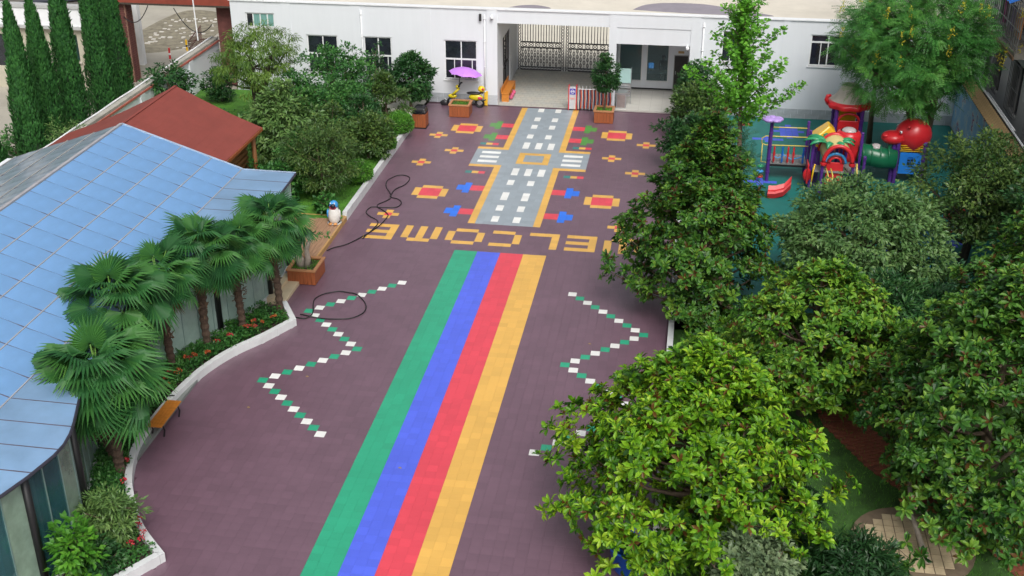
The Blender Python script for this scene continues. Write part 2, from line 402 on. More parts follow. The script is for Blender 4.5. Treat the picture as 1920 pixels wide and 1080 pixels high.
for (a, b) in ((10.9, 9.3), (10.6, 16.9), (10.9, 17.0), (10.7, 12.6), (17.4, 6.6), (17.6, 6.5)): pf.box(a-.12, a+.12, b-.12, b+.12, .02, .026)
pf.build('red_floor_motif', mat('red_rubber', (.55, .05, .04), .6, .06, 2), playfloor)
pf = MB()
for (a, b) in ((10.75, 8.3), (11.0, 8.3), (10.75, 8.05), (16.6, 2.9), (16.85, 2.9)): pf.box(a-.12, a+.12, b-.12, b+.12, .02, .026)
pf.build('green_floor_motif', mat('green_rubber', (.07, .24, .03), .6, .06, 2), playfloor)
# red-brown garden path of small pavers, curving under the trees on the right
path_c = [(13.4, .2), (12.9, -2.2), (12.35, -4.6), (12.55, -6.2), (13.4, -7.9), (14.3, -9.0), (15.4, -10.2), (16.2, -12)]
g = MB(); g.sweep(path_c, [(-.5, .10), (-.5, .135), (.5, .135), (.5, .10)]); gpath = tag(g.build('garden_path', mat('red_brown_mortar', (.15, .05, .03), .9, .2, 4)), kind='structure')
pc = np.array(path_c); seg = np.linalg.norm(np.diff(pc, axis=0), axis=1); cum = np.concatenate([[0], np.cumsum(seg)])
def along(s_):
    k = min(np.searchsorted(cum, s_, 'right')-1, len(seg)-1); d = (pc[k+1]-pc[k])/seg[k]; return pc[k]+d*(s_-cum[k]), d
M_brk = mat('red_path_brick', (.22, .065, .035), .85, .25, 5, .2, 40)
bme = MB().box(-.115, .115, -.055, .055, -.01, .012).mesh('paver', [M_brk])
s_ = .1; row = 0; pv = 0; rest = MB()
while s_ < cum[-1]-.1:
    p, d = along(s_); n2 = np.array((-d[1], d[0]))
    for k in range(4):
        o_ = (k-1.5)*.24+(.06 if row % 2 else -.06); q2 = p+n2*o_; a = math.atan2(n2[1], n2[0])
        if 4.5 < s_ < 10 and pv < 300:
            link('paver', bme, gpath, M=Matrix.Translation((q2[0]*S, q2[1]*S, .137*S)) @ Matrix.Rotation(a, 4, 'Z')); pv += 1
        else:
            c_, s2 = math.cos(a), math.sin(a)
            rest.add([(q2[0]+c_*x-s2*y, q2[1]+s2*x+c_*y, .149) for x, y in ((-.115, -.055), (.115, -.055), (.115, .055), (-.115, .055))], [(0, 1, 2, 3)])
    s_ += .125; row += 1
rest.build('pavers', M_brk, gpath, kind='stuff')
# round cream tiled pad beside the path
pad_c = (13.55, -10.9)
g = MB(); g.lathe([(0, .13), (1.25, .13), (1.25, .08)], (pad_c[0], pad_c[1], .06), 28)
pad = tag(g.build('paved_round', mat('dark_grout', (.16, .12, .08), .9, .2, 4)), kind='structure')
M_padt = mat('cream_pad_tile', (.52, .42, .27), .7, .16, 3, .1, 40, stains=.2)
for i in range(-5, 6):
    for j in range(-5, 6):
        if (abs(i)+.5)**2+(abs(j)+.5)**2 < 30:
            X, Y = pad_c[0]+i*.21, pad_c[1]+j*.21; r_ = .095
            if (abs(i*.21)+r_)**2+(abs(j*.21)+r_)**2 < 1.24**2:
                t_ = MB().box(X-r_, X+r_, Y-r_, Y+r_, .186, .202+random.uniform(-.003, .003)); t_.build('pad_tile', M_padt, pad)

# ---- kerbs (white painted dwarf walls)
kp = [(-.17, -.05), (-.17, .22), (0, .22), (0, -.05)]
def kerb(pts, label, prof=kp, ny=None):
    k = thing('kerb_wall', label, 'kerb', (pts[0][0], pts[0][1], 0))
    P_ = [np.array(p, float) for p in pts]; n_ = 0
    for a, b in zip(P_, P_[1:]):
        L_ = np.linalg.norm(b-a); m_ = max(1, int(round(L_/1.05)))
        for q_ in range(m_):
            pass
    # dense resample then cut into blocks with thin joints
    seg = [np.linalg.norm(b-a) for a, b in zip(P_, P_[1:])]; cu = np.concatenate([[0], np.cumsum(seg)])
    def at(s0):
        i = min(np.searchsorted(cu, s0, 'right')-1, len(seg)-1); return P_[i]+(P_[i+1]-P_[i])*(s0-cu[i])/seg[i]
    m_ = max(1, int(round(cu[-1]/1.0))); st = cu[-1]/m_
    for q_ in range(m_):
        a, b = q_*st+.004, (q_+1)*st-.004
        cuts = [a]+[c for c in cu if a+.03 < c < b-.03]+[b]
        MB().sweep([at(c) for c in cuts], prof).build('kerb_block', M_kerb, k)
    return k
def smooth(pts, n=4):
    P_ = [np.array(p, float) for p in pts]; out = []
    for i in range(len(P_)-1):
        p0, p1, p2, p3 = P_[max(i-1, 0)], P_[i], P_[i+1], P_[min(i+2, len(P_)-1)]
        for t in np.arange(n)/n:
            out.append(.5*(2*p1+(p2-p0)*t+(2*p0-5*p1+4*p2-p3)*t*t+(3*p1-p0-3*p2+p3)*t**3))
    return out+[P_[-1]]
wavy = [bed_out[0]]+smooth(bed_out[1:13])+bed_out[13:]
kerb([tuple(p) for p in wavy][::-1], 'white wavy kerb curving round the palm flower bed', [(0, -.05), (0, .22), (-.16, .22), (-.16, -.05)])
kerb([(-3.0, 4.5), (-3.0, 15.1)], 'straight white kerb along the left lawn and topiary bushes', [(0, -.05), (0, .30), (-.16, .30), (-.16, -.05)])
kerb([(-3.16, 15.02), (-6.5, 15.9)], 'short white kerb at the back end of the left lawn near the litter bin', [(0, -.05), (0, .30), (.16, .30), (.16, -.05)])
kerb([(8.17, -18), (8.17, 17.2)], 'straight white kerb along the right edge of the court under the trees', [(0, -.05), (0, .26), (.16, .26), (.16, -.05)])
g = MB(); g.prism([(-3.1, -2.3)]+[(x-.1, y) for x, y in bed_out[1:]]+[(-6.0, -16.2), (-6.0, -2.3)], -.06, .10); tag(g.build('flower_bed_soil', M_soil), kind='structure')
g = MB(); g.box(-6.6, -3.12, 15.2, 18.1, .0, .17); tag(g.build('back_paving', mat('pale_paving', (.44, .43, .38), .8, .1, 2, stains=.2)), kind='structure')

# ================================================================= GATEHOUSE BUILDING
FY = 18.12
gb = thing('gatehouse', 'long white flat-roofed gatehouse building across the back of the court', 'building', (0, FY, 0))
wins = [(-11.28, -9.96, 3.04, 3.69), (-8.55, -7.14, 1.08, 2.81), (-5.96, -4.70, 1.07, 2.83), (-2.36, -.90, 1.07, 2.82), (9.53, 10.75, 2.32, 3.66), (13.15, 14.62, 2.32, 3.64), (17.2, 18.6, 2.32, 3.64)]
w = MB(); grid_wall(w, -11.95, 0, 0, 4.2, FY, FY+.2, [h for h in wins if h[1] < 0]); w.build('front_wall', M_white, gb)
w = MB(); grid_wall(w, 8.23, 20.2, 0, 4.2, FY, FY+.2, [h for h in wins if h[0] > 0]); w.build('front_wall', M_white, gb)
MB().box(-11.95, -11.75, FY+.2, 24.2, 0, 4.2).build('side_wall', M_white, gb); MB().box(20.0, 20.2, FY+.2, 24.2, 0, 4.2).build('side_wall', M_white, gb)
MB().box(-11.75, 0, 24.0, 24.2, 0, 4.0).box(4.99, 20.0, 24.0, 24.2, 0, 4.0).build('back_wall', M_white, gb)
MB().box(-.2, 0, 21.7, 24.0, 0, 3.75).box(-.2, 0, FY+.2, 19.6, 0, 3.75).box(-.2, 0, 19.6, 21.7, 2.6, 3.75).build('passage_wall', M_white, gb, label='inner wall of the gate passage with a doorway')
MB().box(4.83, 4.99, FY+.35, 24.2, 0, 3.75).build('passage_wall', M_white, gb)
MB().box(0, 4.81, FY, FY+.3, 3.63, 4.2).build('lintel', M_white, gb, label='white lintel over the gate passage')
MB().box(5.13, 8.23, FY, FY+.3, 2.94, 3.63).box(5.13, 8.23, FY-.03, FY+.3, 3.645, 4.2).build('lintel', M_white, gb, label='white lintel over the office porch')
MB().box(4.81, 5.13, FY-.04, FY+.34, 0, 4.2).build('pillar', M_white, gb); MB().box(8.23, 8.62, FY-.04, FY, .0, 4.2).build('pillar', M_white, gb)
p_ = MB().box(-.46, .0, FY-.05, FY, .45, 4.2).build('pillar', M_white, gb)
for k, (a, b) in enumerate(((-9.62, -9.2), (-6.48, -6.06), (-3.3, -2.92), (12.0, 12.25), (15.2, 15.46))):
    MB().box(a, b, FY-.02, FY, .45, 4.2).build('pilaster', M_white, gb)
MB().box(-12.0, 20.25, FY-.06, FY+.28, 4.2, 4.245).build('roof_coping', M_trim, gb)
roof = MB().box(-11.95, 20.2, FY+.28, 24.2, 3.78, 4.2).build('roof', M_roofc, gb)
M_wet = mat('puddle_water', (.27, .235, .27), .08, .15, .8, spec=.6)
def puddle(pts, nm='puddle'):
    P_ = smooth(pts+[pts[0]], 5)[:-1]; V = [(p[0], p[1], 4.204) for p in P_]; c_ = np.mean(V, 0)
    MB().add(V+[c_], [(i, (i+1) % len(V), len(V)) for i in range(len(V))]).build(nm, M_wet, roof)
puddle([(5.7, 19.0), (6.2, 20.0), (7.2, 20.5), (8.8, 20.45), (10.2, 19.6), (11.6, 18.7), (9.5, 18.62), (7.4, 18.75)])
puddle([(.4, 18.62), (.9, 19.1), (1.6, 19.2), (2.2, 18.66)])
# plinth of grey tiles: each tile course block on its own
ptile = MB().box(0, .56, -.015, 0, 0, .205).mesh('plinth_tile', [M_plinth]); cnt = 0
for (a, b) in ((-11.9, -.48), (8.64, 20.1)):
    k = 0
    for r_ in range(2):
        x = a+(.28 if r_ else 0)
        while x+.56 < b:
            link('plinth_tile', ptile, gb, (x, -.004, .015+r_*.215)); x += .575
ptp = MB().box(-.47, .005, -.06, 0, 0, .14).mesh('plinth_block', [mat('pale_plinth_tile', (.52, .55, .58), .5, .12, 3)])
for r_ in range(3): link('plinth_block', ptp, gb, (0, -.004, .012+r_*.147))
M_curt = mat('sea_green_curtain', (.16, .33, .30), .8, .25, 2.5, stretch=(6, 1, .4)); M_room = mat('dim_room', (.10, .10, .10), .9, .2, 2)
def window(x0, x1, z0, z1, verts, trans=None, curtain=False):
    f = .035; fr = MB().box(x0, x1, FY+.05, FY+.11, z0, z0+f*1.6).box(x0, x1, FY+.05, FY+.11, z1-f*1.6, z1).box(x0, x0+f*1.6, FY+.05, FY+.11, z0+f*1.6, z1-f*1.6).box(x1-f*1.6, x1, FY+.05, FY+.11, z0+f*1.6, z1-f*1.6)
    zt = trans or z1
    wo = fr.build('window', M_frame, gb)
    xs = [x0]+verts+[x1]
    for vx in verts: MB().box(vx-f*.7, vx+f*.7, FY+.052, FY+.1, z0+f*1.6, z1-f*1.6).build('mullion', M_frame, wo)
    if trans:
        MB().box(x0+f*1.6, x1-f*1.6, FY+.045, FY+.105, trans-f, trans+f).build('transom', M_frame, wo)
        for vx in (x0+(x1-x0)*.30, x0+(x1-x0)*.84): MB().box(vx-f*.5, vx+f*.5, FY+.056, FY+.095, z0+f*1.6, trans-f).build('sash_stile', M_frame, wo)
    for a, b in zip(xs, xs[1:]):
        for za, zb in (((z0, trans), (trans, z1)) if trans else ((z0, z1),)):
            MB().box(a+.01, b-.01, FY+.07, FY+.078, za+.01, zb-.01).build('pane', (M_curt if curtain and a > x0 else M_dglass), wo)
    MB().box(x0-.05, x1+.05, FY-.05, FY+.05, z0-.05, z0).build('sill', M_trim, wo)
window(*wins[0], [wins[0][0]+(wins[0][1]-wins[0][0])*k/4 for k in (1, 2, 3)], curtain=True)
for h in wins[1:4]: window(*h, [(h[0]+h[1])/2+.02], h[2]+(h[3]-h[2])*.52)
for h in wins[4:]: window(*h, [(h[0]+h[1])/2], h[2]+(h[3]-h[2])*.76)
for X in (-6.0, -.55, 8.75, 15.6):
    d = MB(); d.tube([(X, FY-.06, .05), (X, FY-.06, 3.98)], .035, 10)
    for z in (.6, 1.7, 2.8, 3.8): d.tube([(X, FY-.06, z-.03), (X, FY-.06, z+.03)], .045, 10)
    d.build('downpipe', M_trim, gb, smooth=True)
sp = thing('wall_speaker', 'slim black column loudspeaker high on the white wall left of the gate passage', 'loudspeaker', (-.73, FY, 3.85))
MB().box(-.78, -.68, FY-.14, FY-.05, 3.72, 4.02).build('cabinet', M_black, sp, bevel=.01); MB().box(-.745, -.715, FY-.05, FY, 3.84, 3.9).build('bracket', M_black, sp)
MB().box(-.77, -.69, FY-.146, FY-.14, 3.74, 4.0).build('grille', mat('grille_cloth', (.03, .03, .032), .9, .3, 40), sp)
def dome_cam(x, z, lab):
    c = thing('security_camera', lab, 'camera', (x, FY, z))
    MB().bar((x, FY, z+.08), (x, FY-.16, z+.10), .04).build('arm', M_trim, c)
    MB().lathe([(0, .1), (.06, .09), (.075, .02), (.07, -.02)], (x, FY-.17, z), 14).build('housing', M_trim, c, smooth=True)
    MB().ell((x, FY-.17, z-.03), (.06, .06, .075), 12, 8).build('dome', mat('smoked_dome', (.3, .31, .33), .1, .05, 2), c, smooth=True)
dome_cam(-.22, 3.88, 'white dome security camera on the pillar left of the gate passage')
dome_cam(8.12, 2.88, 'white dome security camera under the right end of the porch lintel')
# passage floor pavers and porch floor
pas = MB().box(-.0, 5.0, FY-.02, 24.6, -.06, .002); pas = tag(pas.build('passage_floor', mat('paver_joint', (.33, .33, .30), .9, .1, 3)), kind='structure')
pm_ = [MB().box(-.115, .115, -.155, .155, 0, .012).mesh('passage_paver', [mat('passage_paver_%s' % t, c, .75, .12, 4, .08, 40)]) for t, c in (('grey', (.42, .42, .38)), ('warm', (.44, .425, .375)), ('dark', (.40, .40, .37)))]
pl_ = [(i, j) for j in range(19) for i in range(20)]; restp = MB(); npv = 0
for i, j in pl_:
    X = .125+i*.245+(.12 if j % 2 else 0); Y = FY+.17+j*.325
    if X > 4.72 or Y > 24.3: continue
    if npv < 300: link('passage_paver', random.choice(pm_), pas, (X, Y, .002)); npv += 1
    else: restp.box(X-.115, X+.115, Y-.155, Y+.155, .002, .014)
restp.build('passage_pavers', MATS['passage_paver_grey'], pas, kind='stuff')
pflo = MB().box(5.0, 8.23, FY-.06, 21.3, -.06, .05); pflo = tag(pflo.build('porch_floor', mat('porch_grout', (.42, .41, .38), .8, .05, 2)), kind='structure')
pt_ = MB().box(-.245, .245, -.245, .245, 0, .008).mesh('porch_tile', [M_porch])
for i in range(6):
    for j in range(6): link('porch_tile', pt_, pflo, (5.42+i*.5, FY+.2+j*.5, .05))
# office front at the back of the porch
of = MB(); grid_wall(of, 5.0, 8.23, 0.058, 3.0, 21.32, 21.46, [(5.09, 6.1, .44, 2.35), (6.33, 7.3, .44, 2.35), (7.55, 8.2, .058, 1.68)])
of.build('office_wall', M_white, gb); MB().box(8.23, 8.4, FY+.2, 21.46, .0, 3.0).build('office_wall', M_white, gb); MB().box(5.0, 8.23, FY+.3, 24, 2.96, 3.02).build('porch_ceiling', M_trim, gb)
MB().box(5.0, 7.53, 21.30, 21.318, .058, .12).build('skirting', M_black, gb)
M_og = glassmat('office_glass', (.16, .22, .24), .34, .04)
for a, b in ((5.09, 6.1), (6.33, 7.3)):
    p_ = MB().box(a, b, 21.38, 21.39, .44, 2.35).build('office_window', M_og, gb)
    MB().box(a-.03, a+.02, 21.30, 21.4, .41, 2.38).box(b-.02, b+.03, 21.30, 21.4, .41, 2.38).box(a+.02, b-.02, 21.30, 21.4, .41, .46).build('frame', M_frame, p_)
dr = MB().box(7.58, 8.17, 21.36, 21.42, .06, 1.66).build('office_door', mat('dark_door', (.03, .026, .026), .5, .2, 4), gb)
MB().box(7.55, 7.58, 21.30, 21.42, .06, 1.70).box(8.17, 8.2, 21.30, 21.42, .06, 1.70).box(7.58, 8.17, 21.30, 21.42, 1.66, 1.70).build('frame', mat('grey_frame', (.35, .35, .35), .5), dr)
MB().tube([(7.64, 21.33, .8), (7.64, 21.33, .95)], .015, 8).build('handle', M_steel, dr)
MB().box(7.72, 7.98, 21.29, 21.318, 1.78, 1.88).build('door_sign', mat('tan_sign', (.45, .30, .12), .5), gb, label='small tan sign over the dark office door')
MB().box(5.0, 8.23, 23.9, 24.0, .05, 2.96).box(5.0, 8.23, 21.46, 23.9, .0, .05).build('office_room', mat('office_plaster', (.66, .70, .70), .8, .08, 2), gb)
dk = thing('office_desk', 'pale office desk seen through the porch window', 'desk', (6.75, 22.3, .05))
MB().box(6.25, 7.5, 22.1, 22.6, .56, .60).build('desktop', mat('pale_desk', (.5, .5, .48), .5), dk)
for X in (6.3, 7.45):
    for Y in (22.14, 22.56): MB().box(X-.025, X+.025, Y-.025, Y+.025, .05, .56).build('leg', M_steel, dk)
mo = thing('computer_monitor', 'computer monitor with a blue screen on the office desk', 'monitor', (6.5, 22.4, .6))
MB().box(6.36, 6.64, 22.4, 22.43, .72, 1.02).build('bezel', M_black, mo)
scr = bpy.data.materials.new('lit_screen'); scr.use_nodes = True; b_ = scr.node_tree.nodes['Principled BSDF']; b_.inputs['Base Color'].default_value = (.02, .1, .3, 1); b_.inputs['Emission Color'].default_value = (.1, .35, .9, 1); b_.inputs['Emission Strength'].default_value = .7
MB().box(6.38, 6.62, 22.392, 22.4, .74, 1.0).build('screen', scr, mo); MB().tube([(6.5, 22.43, .6), (6.5, 22.43, .8)], .02, 8).build('stand', M_black, mo)

def skin_body(name, pts, edges, radii, m, parent, sub=2):
    me = bpy.data.meshes.new(name); o0 = org(parent)
    me.from_pydata([tuple((np.array(p)-o0)*S) for p in pts], edges, []); me.materials.append(m)
    o = link(name, me, parent); sk = o.modifiers.new('skin', 'SKIN')
    for v, r in zip(me.skin_vertices[0].data, radii): v.radius = (r*S, r*S) if not isinstance(r, tuple) else (r[0]*S, r[1]*S)
    me.skin_vertices[0].data[0].use_root = True
    sk.use_smooth_shade = True; ss = o.modifiers.new('sub', 'SUBSURF'); ss.levels = sub; ss.render_levels = sub
    return o
# person at the desk (seated, dark top) seen small through the glass
pe = thing('person', 'person in a dark top seated at the office desk behind the glass', 'person', (7.05, 22.85, .05))
px_, py_ = 7.05, 22.9
pts = [(px_, py_, .52), (px_, py_-.02, .75), (px_, py_-.04, .95), (px_, py_-.05, 1.02), (px_, py_-.08, 1.10), (px_, py_-.09, 1.20),
       (px_-.16, py_-.05, .93), (px_-.19, py_-.16, .74), (px_-.12, py_-.36, .64), (px_+.16, py_-.05, .93), (px_+.19, py_-.16, .74), (px_+.12, py_-.36, .64),
       (px_-.09, py_-.02, .50), (px_-.10, py_-.36, .48), (px_-.10, py_-.36, .10), (px_-.10, py_-.46, .08), (px_+.09, py_-.02, .50), (px_+.10, py_-.36, .48), (px_+.10, py_-.36, .10), (px_+.10, py_-.46, .08)]
ed = [(0, 1), (1, 2), (2, 3), (3, 4), (4, 5), (2, 6), (6, 7), (7, 8), (2, 9), (9, 10), (10, 11), (0, 12), (12, 13), (13, 14), (14, 15), (0, 16), (16, 17), (17, 18), (18, 19)]
rad = [.13, .13, .12, .05, .085, .085, .06, .045, .03, .06, .045, .03, .075, .06, .04, .035, .075, .06, .04, .035]
skin_body('body', pts, ed, rad, mat('dark_clothes', (.02, .02, .025), .8, .2, 6), pe)
MB().ell((px_, py_-.125, 1.15), (.062, .05, .085), 12, 9).build('face', mat('skin', (.45, .25, .17), .5), pe, smooth=True)
MB().ell((px_, py_-.07, 1.19), (.095, .095, .10), 12, 9).build('hair', mat('black_hair', (.01, .009, .009), .4), pe, smooth=True)
for sx in (-1, 1): MB().ell((px_+sx*.12, py_-.38, .635), (.03, .05, .02), 10, 6).build('hand', MATS['skin'], pe, smooth=True)
ch = thing('office_chair', 'black office chair under the seated person', 'chair', (7.05, 22.95, .05))
MB().box(6.87, 7.23, 22.72, 23.1, .36, .41).build('seat', M_black, ch, bevel=.02); MB().box(6.87, 7.23, 23.1, 23.15, .45, .95).build('backrest', M_black, ch, bevel=.02); MB().tube([(7.05, 22.92, .05), (7.05, 22.92, .36)], .03, 8).build('post', M_steel, ch)
# porch furniture: frosted notice panel on steel rails and a steel cabinet
ns_ = thing('notice_stand', 'frosted glass panel standing on stainless rails at the left of the porch', 'stand', (5.5, 18.9, .058))
MB().box(5.22, 5.76, 18.9, 18.92, 1.02, 1.66).build('glass_panel', mat('frosted_aqua_glass', (.36, .55, .53), .25, .06, 1.5), ns_)
for X in (5.22, 5.78): MB().tube([(X, 18.91, .058), (X, 18.91, 1.72)], .018, 8).build('upright', M_steel, ns_)
for k in range(5): MB().box(5.24, 5.76, 18.885, 18.93, .42+k*.12, .48+k*.12).build('rail', M_steel, ns_)
sc_ = thing('steel_cabinet', 'stainless steel turnstile cabinet at the front left of the porch', 'cabinet', (5.4, 18.4, .058))
MB().box(5.2, 5.62, 18.22, 18.7, .058, .72).build('body', M_steel, sc_, bevel=.015); MB().box(5.24, 5.58, 18.212, 18.22, .1, .66).build('front_panel', mat('brushed_panel', (.45, .40, .38), .35, .08, 5, metal=.7), sc_); MB().box(5.17, 5.65, 18.19, 18.73, .72, .76).build('top_plate', M_steel, sc_)
# orange bench with pink cushions in the passage
ob = thing('passage_bench', 'orange wooden bench with pink things against the left wall of the gate passage', 'bench', (.3, 19.4, 0))
MB().box(.1, .42, 18.55, 20.6, .36, .40).build('seat', M_orange, ob); MB().box(.07, .10, 18.55, 20.6, .40, .62).build('backrest', M_orange, ob)
for Y in (18.6, 19.55, 20.5): MB().box(.1, .42, Y-.03, Y+.03, .014, .36).build('leg', M_orange, ob)
for k, Y in enumerate((18.95, 19.35, 19.75)):
    tag(MB().ell((.47, Y, .12), (.09, .12, .10), 10, 7).build('ball', mat('pink_rubber', (.6, .10, .20), .5, .3, 6), smooth=True), ['pink ball nearest the court beside the orange passage bench', 'middle pink ball beside the orange passage bench', 'pink ball farthest back beside the orange passage bench'][k], 'ball', 'pink balls by the passage bench')

# ---- iron gates at the back of the passage
def gate_leaf(x0, x1, lab):
    Y = 23.77; t = thing('iron_gate', lab, 'gate', ((x0+x1)/2, Y, 0), 'black iron gate leaves')
    for a in (x0, x1-.15):
        MB().box(a, a+.025, Y-.02, Y+.02, .03, 3.58).box(a+.125, a+.15, Y-.02, Y+.02, .03, 3.58).build('stile', M_iron, t)
        l = MB()
        for k in range(24): z = .06+k*.146; l.bar((a+.02, Y, z), (a+.13, Y, z+.14), .018).bar((a+.13, Y, z), (a+.02, Y, z+.14), .016)
        l.build('stile_lattice', M_iron, t)
    xa, xb = x0+.15, x1-.15
    for z, h in ((.03, .05), (.16, .04), (1.10, .05), (1.37, .05), (3.53, .05)): MB().box(xa, xb, Y-.02, Y+.02, z, z+h).build('rail', M_iron, t)
    n = 15; st = (xb-xa)/n
    for k in range(n): 
        X = xa+(k+.5)*st; MB().box(X-.016, X+.016, Y-.014, Y+.014, 1.42, 3.53).build('bar', M_iron, t)
    m = 6
    for k in range(m):
        X = xa+(k+.5)*(xb-xa)/m
        MB().tube([(X+.115*math.cos(a), Y, 1.26+.1*math.sin(a)) for a in np.linspace(0, 2*math.pi, 17)[:-1]], .016, 5, closed=True).bar((X-.15, Y, 1.15), (X+.15, Y, 1.37), .018).bar((X-.15, Y, 1.37), (X+.15, Y, 1.15), .018).build('ornament', M_iron, t)
    n = 13; st = (xb-xa)/n
    for k in range(n):
        X = xa+(k+.5)*st; b = MB(); b.box(X-.011, X+.011, Y-.011, Y+.011, .2, 1.1)
        for z in ((.34, .62, .9) if k % 2 else (.48, .76, 1.02)):
            b.tube([(X+.05*math.cos(a), Y, z+.095*math.sin(a)) for a in np.linspace(0, 2*math.pi, 11)[:-1]], .014, 4, closed=True)
        b.build('scroll_bar', M_iron, t)
    z = .1; b = MB()
    for k in range(n): b.bar((xa+k*st, Y, .08), (xa+(k+1)*st, Y, .16), .014)
    b.build('kick_lattice', M_iron, t)
    return t
gate_leaf(.06, 2.28, 'left leaf of the black iron double gate at the back of the passage')
gate_leaf(2.36, 4.80, 'right leaf of the black iron double gate at the back of the passage')
# glazed iron side door inside the passage
sdr = thing('side_door', 'glazed iron side door in the left wall of the gate passage', 'door', (0, 20.6, 0))
MB().box(-.1, -.09, 19.62, 21.68, .03, 2.58).build('glass', M_dglass, sdr)
for Y in (19.62, 20.3, 20.98, 21.64): MB().box(-.12, -.06, Y, Y+.04, .03, 2.58).build('stile', M_iron, sdr)
for z in (.1, 1.1, 2.5): MB().box(-.115, -.065, 19.66, 21.64, z, z+.05).build('rail', M_iron, sdr)
# street beyond the gate
g = MB(); g.box(-12, 22, 24.6, 60, -.06, .0); tag(g.build('street', mat('pale_street_concrete', (.60, .57, .49), .85, .08, .6, stains=.15)), kind='structure')

# ---- folding electric gate
fg = thing('folding_gate', 'folding barrier gate with red and dark blue lattice at the passage mouth', 'gate', (4.2, 17.95, 0))
M_alu = mat('polished_aluminium', (.66, .67, .69), .25, .04, 4, metal=.4)
MB().box(3.17, 3.50, 17.82, 18.02, .06, 1.02).build('motor_cabinet', M_alu, fg, bevel=.012)
MB().box(3.15, 3.19, 17.80, 18.04, .02, 1.12).box(3.48, 3.52, 17.80, 18.04, .02, 1.12).build('red_edge', P_red, fg)
MB().box(3.215, 3.455, 17.808, 17.82, .72, .98).build('sign_plate', mat('navy_plate', (.05, .03, .38), .4), fg, label='navy plate with a round white emblem')
MB().tube([(3.335+.075*math.cos(a), 17.804, .85+.075*math.sin(a)) for a in np.linspace(0, 2*math.pi, 21)[:-1]], .012, 5, closed=True).box(3.25, 3.42, 17.800, 17.806, .835, .865).build('emblem', M_trim, fg)
MB().box(3.24, 3.43, 17.808, 17.82, .5, .58).build('label_strip', mat('pale_red_label', (.6, .3, .28), .5), fg)
for X in (3.22, 3.45): MB().tube([(X, 17.86, .03), (X, 17.98, .03)], .03, 10).build('wheel', M_black, fg)
M_navy = mat('navy_enamel', (.02, .03, .10), .4); M_orr = mat('orange_red_enamel', (.62, .08, .02), .4)
n = 10
for k in range(n):
    X = 3.60+k*.158
    MB().box(X-.018, X+.018, 17.86, 17.98, .06, 1.0).build('post', M_alu, fg)
    MB().tube([(X, 17.86, 1.0), (X, 17.86, 1.06), (X, 17.92, 1.09), (X, 17.98, 1.06), (X, 17.98, 1.0)], .014, 6).build('hoop', M_alu, fg)
    if k < n-1:
        for q_, mm in enumerate((M_navy, M_orr)):
            MB().bar((X+.035+q_*.055, 17.9, .10), (X+.06+q_*.055, 17.9, .55), .045, .05).bar((X+.06+q_*.055, 17.9, .55), (X+.035+q_*.055, 17.9, .96), .045, .05).build('slat', mm, fg)
    if k % 3 == 0: MB().tube([(X, 17.86, .03), (X, 17.98, .03)], .03, 8).build('wheel', M_black, fg)
MB().tube([(3.56, 17.84, .97), (5.06, 17.84, .97)], .014, 6).build('top_rail', M_alu, fg)

# ---- wooden planters, litter bin
def planter(x0, x1, y0, y1, h, lab, soilz=None):
    t = thing('wooden_planter', lab, 'planter', ((x0+x1)/2, (y0+y1)/2, 0))
    nb = max(3, int(round((x1-x0)/.13))); st = (x1-x0)/nb
    for k in range(nb):
        for yy in ((y0, y0+.03), (y1-.03, y1)): MB().box(x0+k*st+.004, x0+(k+1)*st-.004, yy[0], yy[1], .02, h-.05).build('board', M_wood, t)
    nb = max(3, int(round((y1-y0)/.13))); st = (y1-y0-.06)/nb
    for k in range(nb):
        for xx in ((x0, x0+.03), (x1-.03, x1)): MB().box(xx[0], xx[1], y0+.03+k*st+.004, y0+.03+(k+1)*st-.004, .02, h-.05).build('board', M_wood, t)
    r = MB(); r.box(x0-.03, x1+.03, y0-.03, y0+.07, h-.05, h).box(x0-.03, x1+.03, y1-.07, y1+.03, h-.05, h).box(x0-.03, x0+.07, y0+.07, y1-.07, h-.05, h).box(x1-.07, x1+.03, y0+.07, y1-.07, h-.05, h)
    r.build('rim', M_woodtop, t); MB().box(x0+.03, x1-.03, y0+.03, y1-.03, .05, h-.1).build('soil', M_soil, t)
    return t
PL1 = planter(-1.78, -.92, 16.1, 16.9, .56, 'square wooden planter with low grass in front of the scooter')
PL2 = planter(4.42, 5.22, 16.2, 16.95, .56, 'square wooden planter holding a small round tree by the folding gate')
PL3 = planter(-3.42, -2.55, -.62, .40, .50, 'wooden planter with a gnarled stump at the near end of the deck')
bn = thing('litter_bin', 'wooden litter bin with a black lid at the back end of the left kerb', 'litter bin', (-2.72, 14.7, 0))
for k in range(5):
    for Y in (14.42, 14.98): MB().box(-2.98+k*.105, -2.885+k*.105, Y-.012, Y+.012, .05, .62).build('slat', M_wood, bn)
    for X in (-2.99, -2.45): MB().box(X-.012, X+.012, 14.43+k*.11, 14.53+k*.11, .05, .62).build('slat', M_wood, bn)
MB().box(-2.97, -2.47, 14.44, 14.96, .03, .6).build('liner', M_black, bn)
MB().box(-3.02, -2.42, 14.39, 15.01, .0, .05).build('base', M_black, bn)
MB().lathe([(.40, .62), (.40, .70), (.33, .84), (.18, .92), (0, .94)], (-2.72, 14.7, 0), 4, math.pi/4, math.pi/4+2*math.pi).build('lid', mat('black_gloss_plastic', (.012, .012, .014), .25), bn, bevel=.03)
MB().box(-2.86, -2.58, 14.37, 14.40, .66, .76).build('mouth', M_dglass, bn)

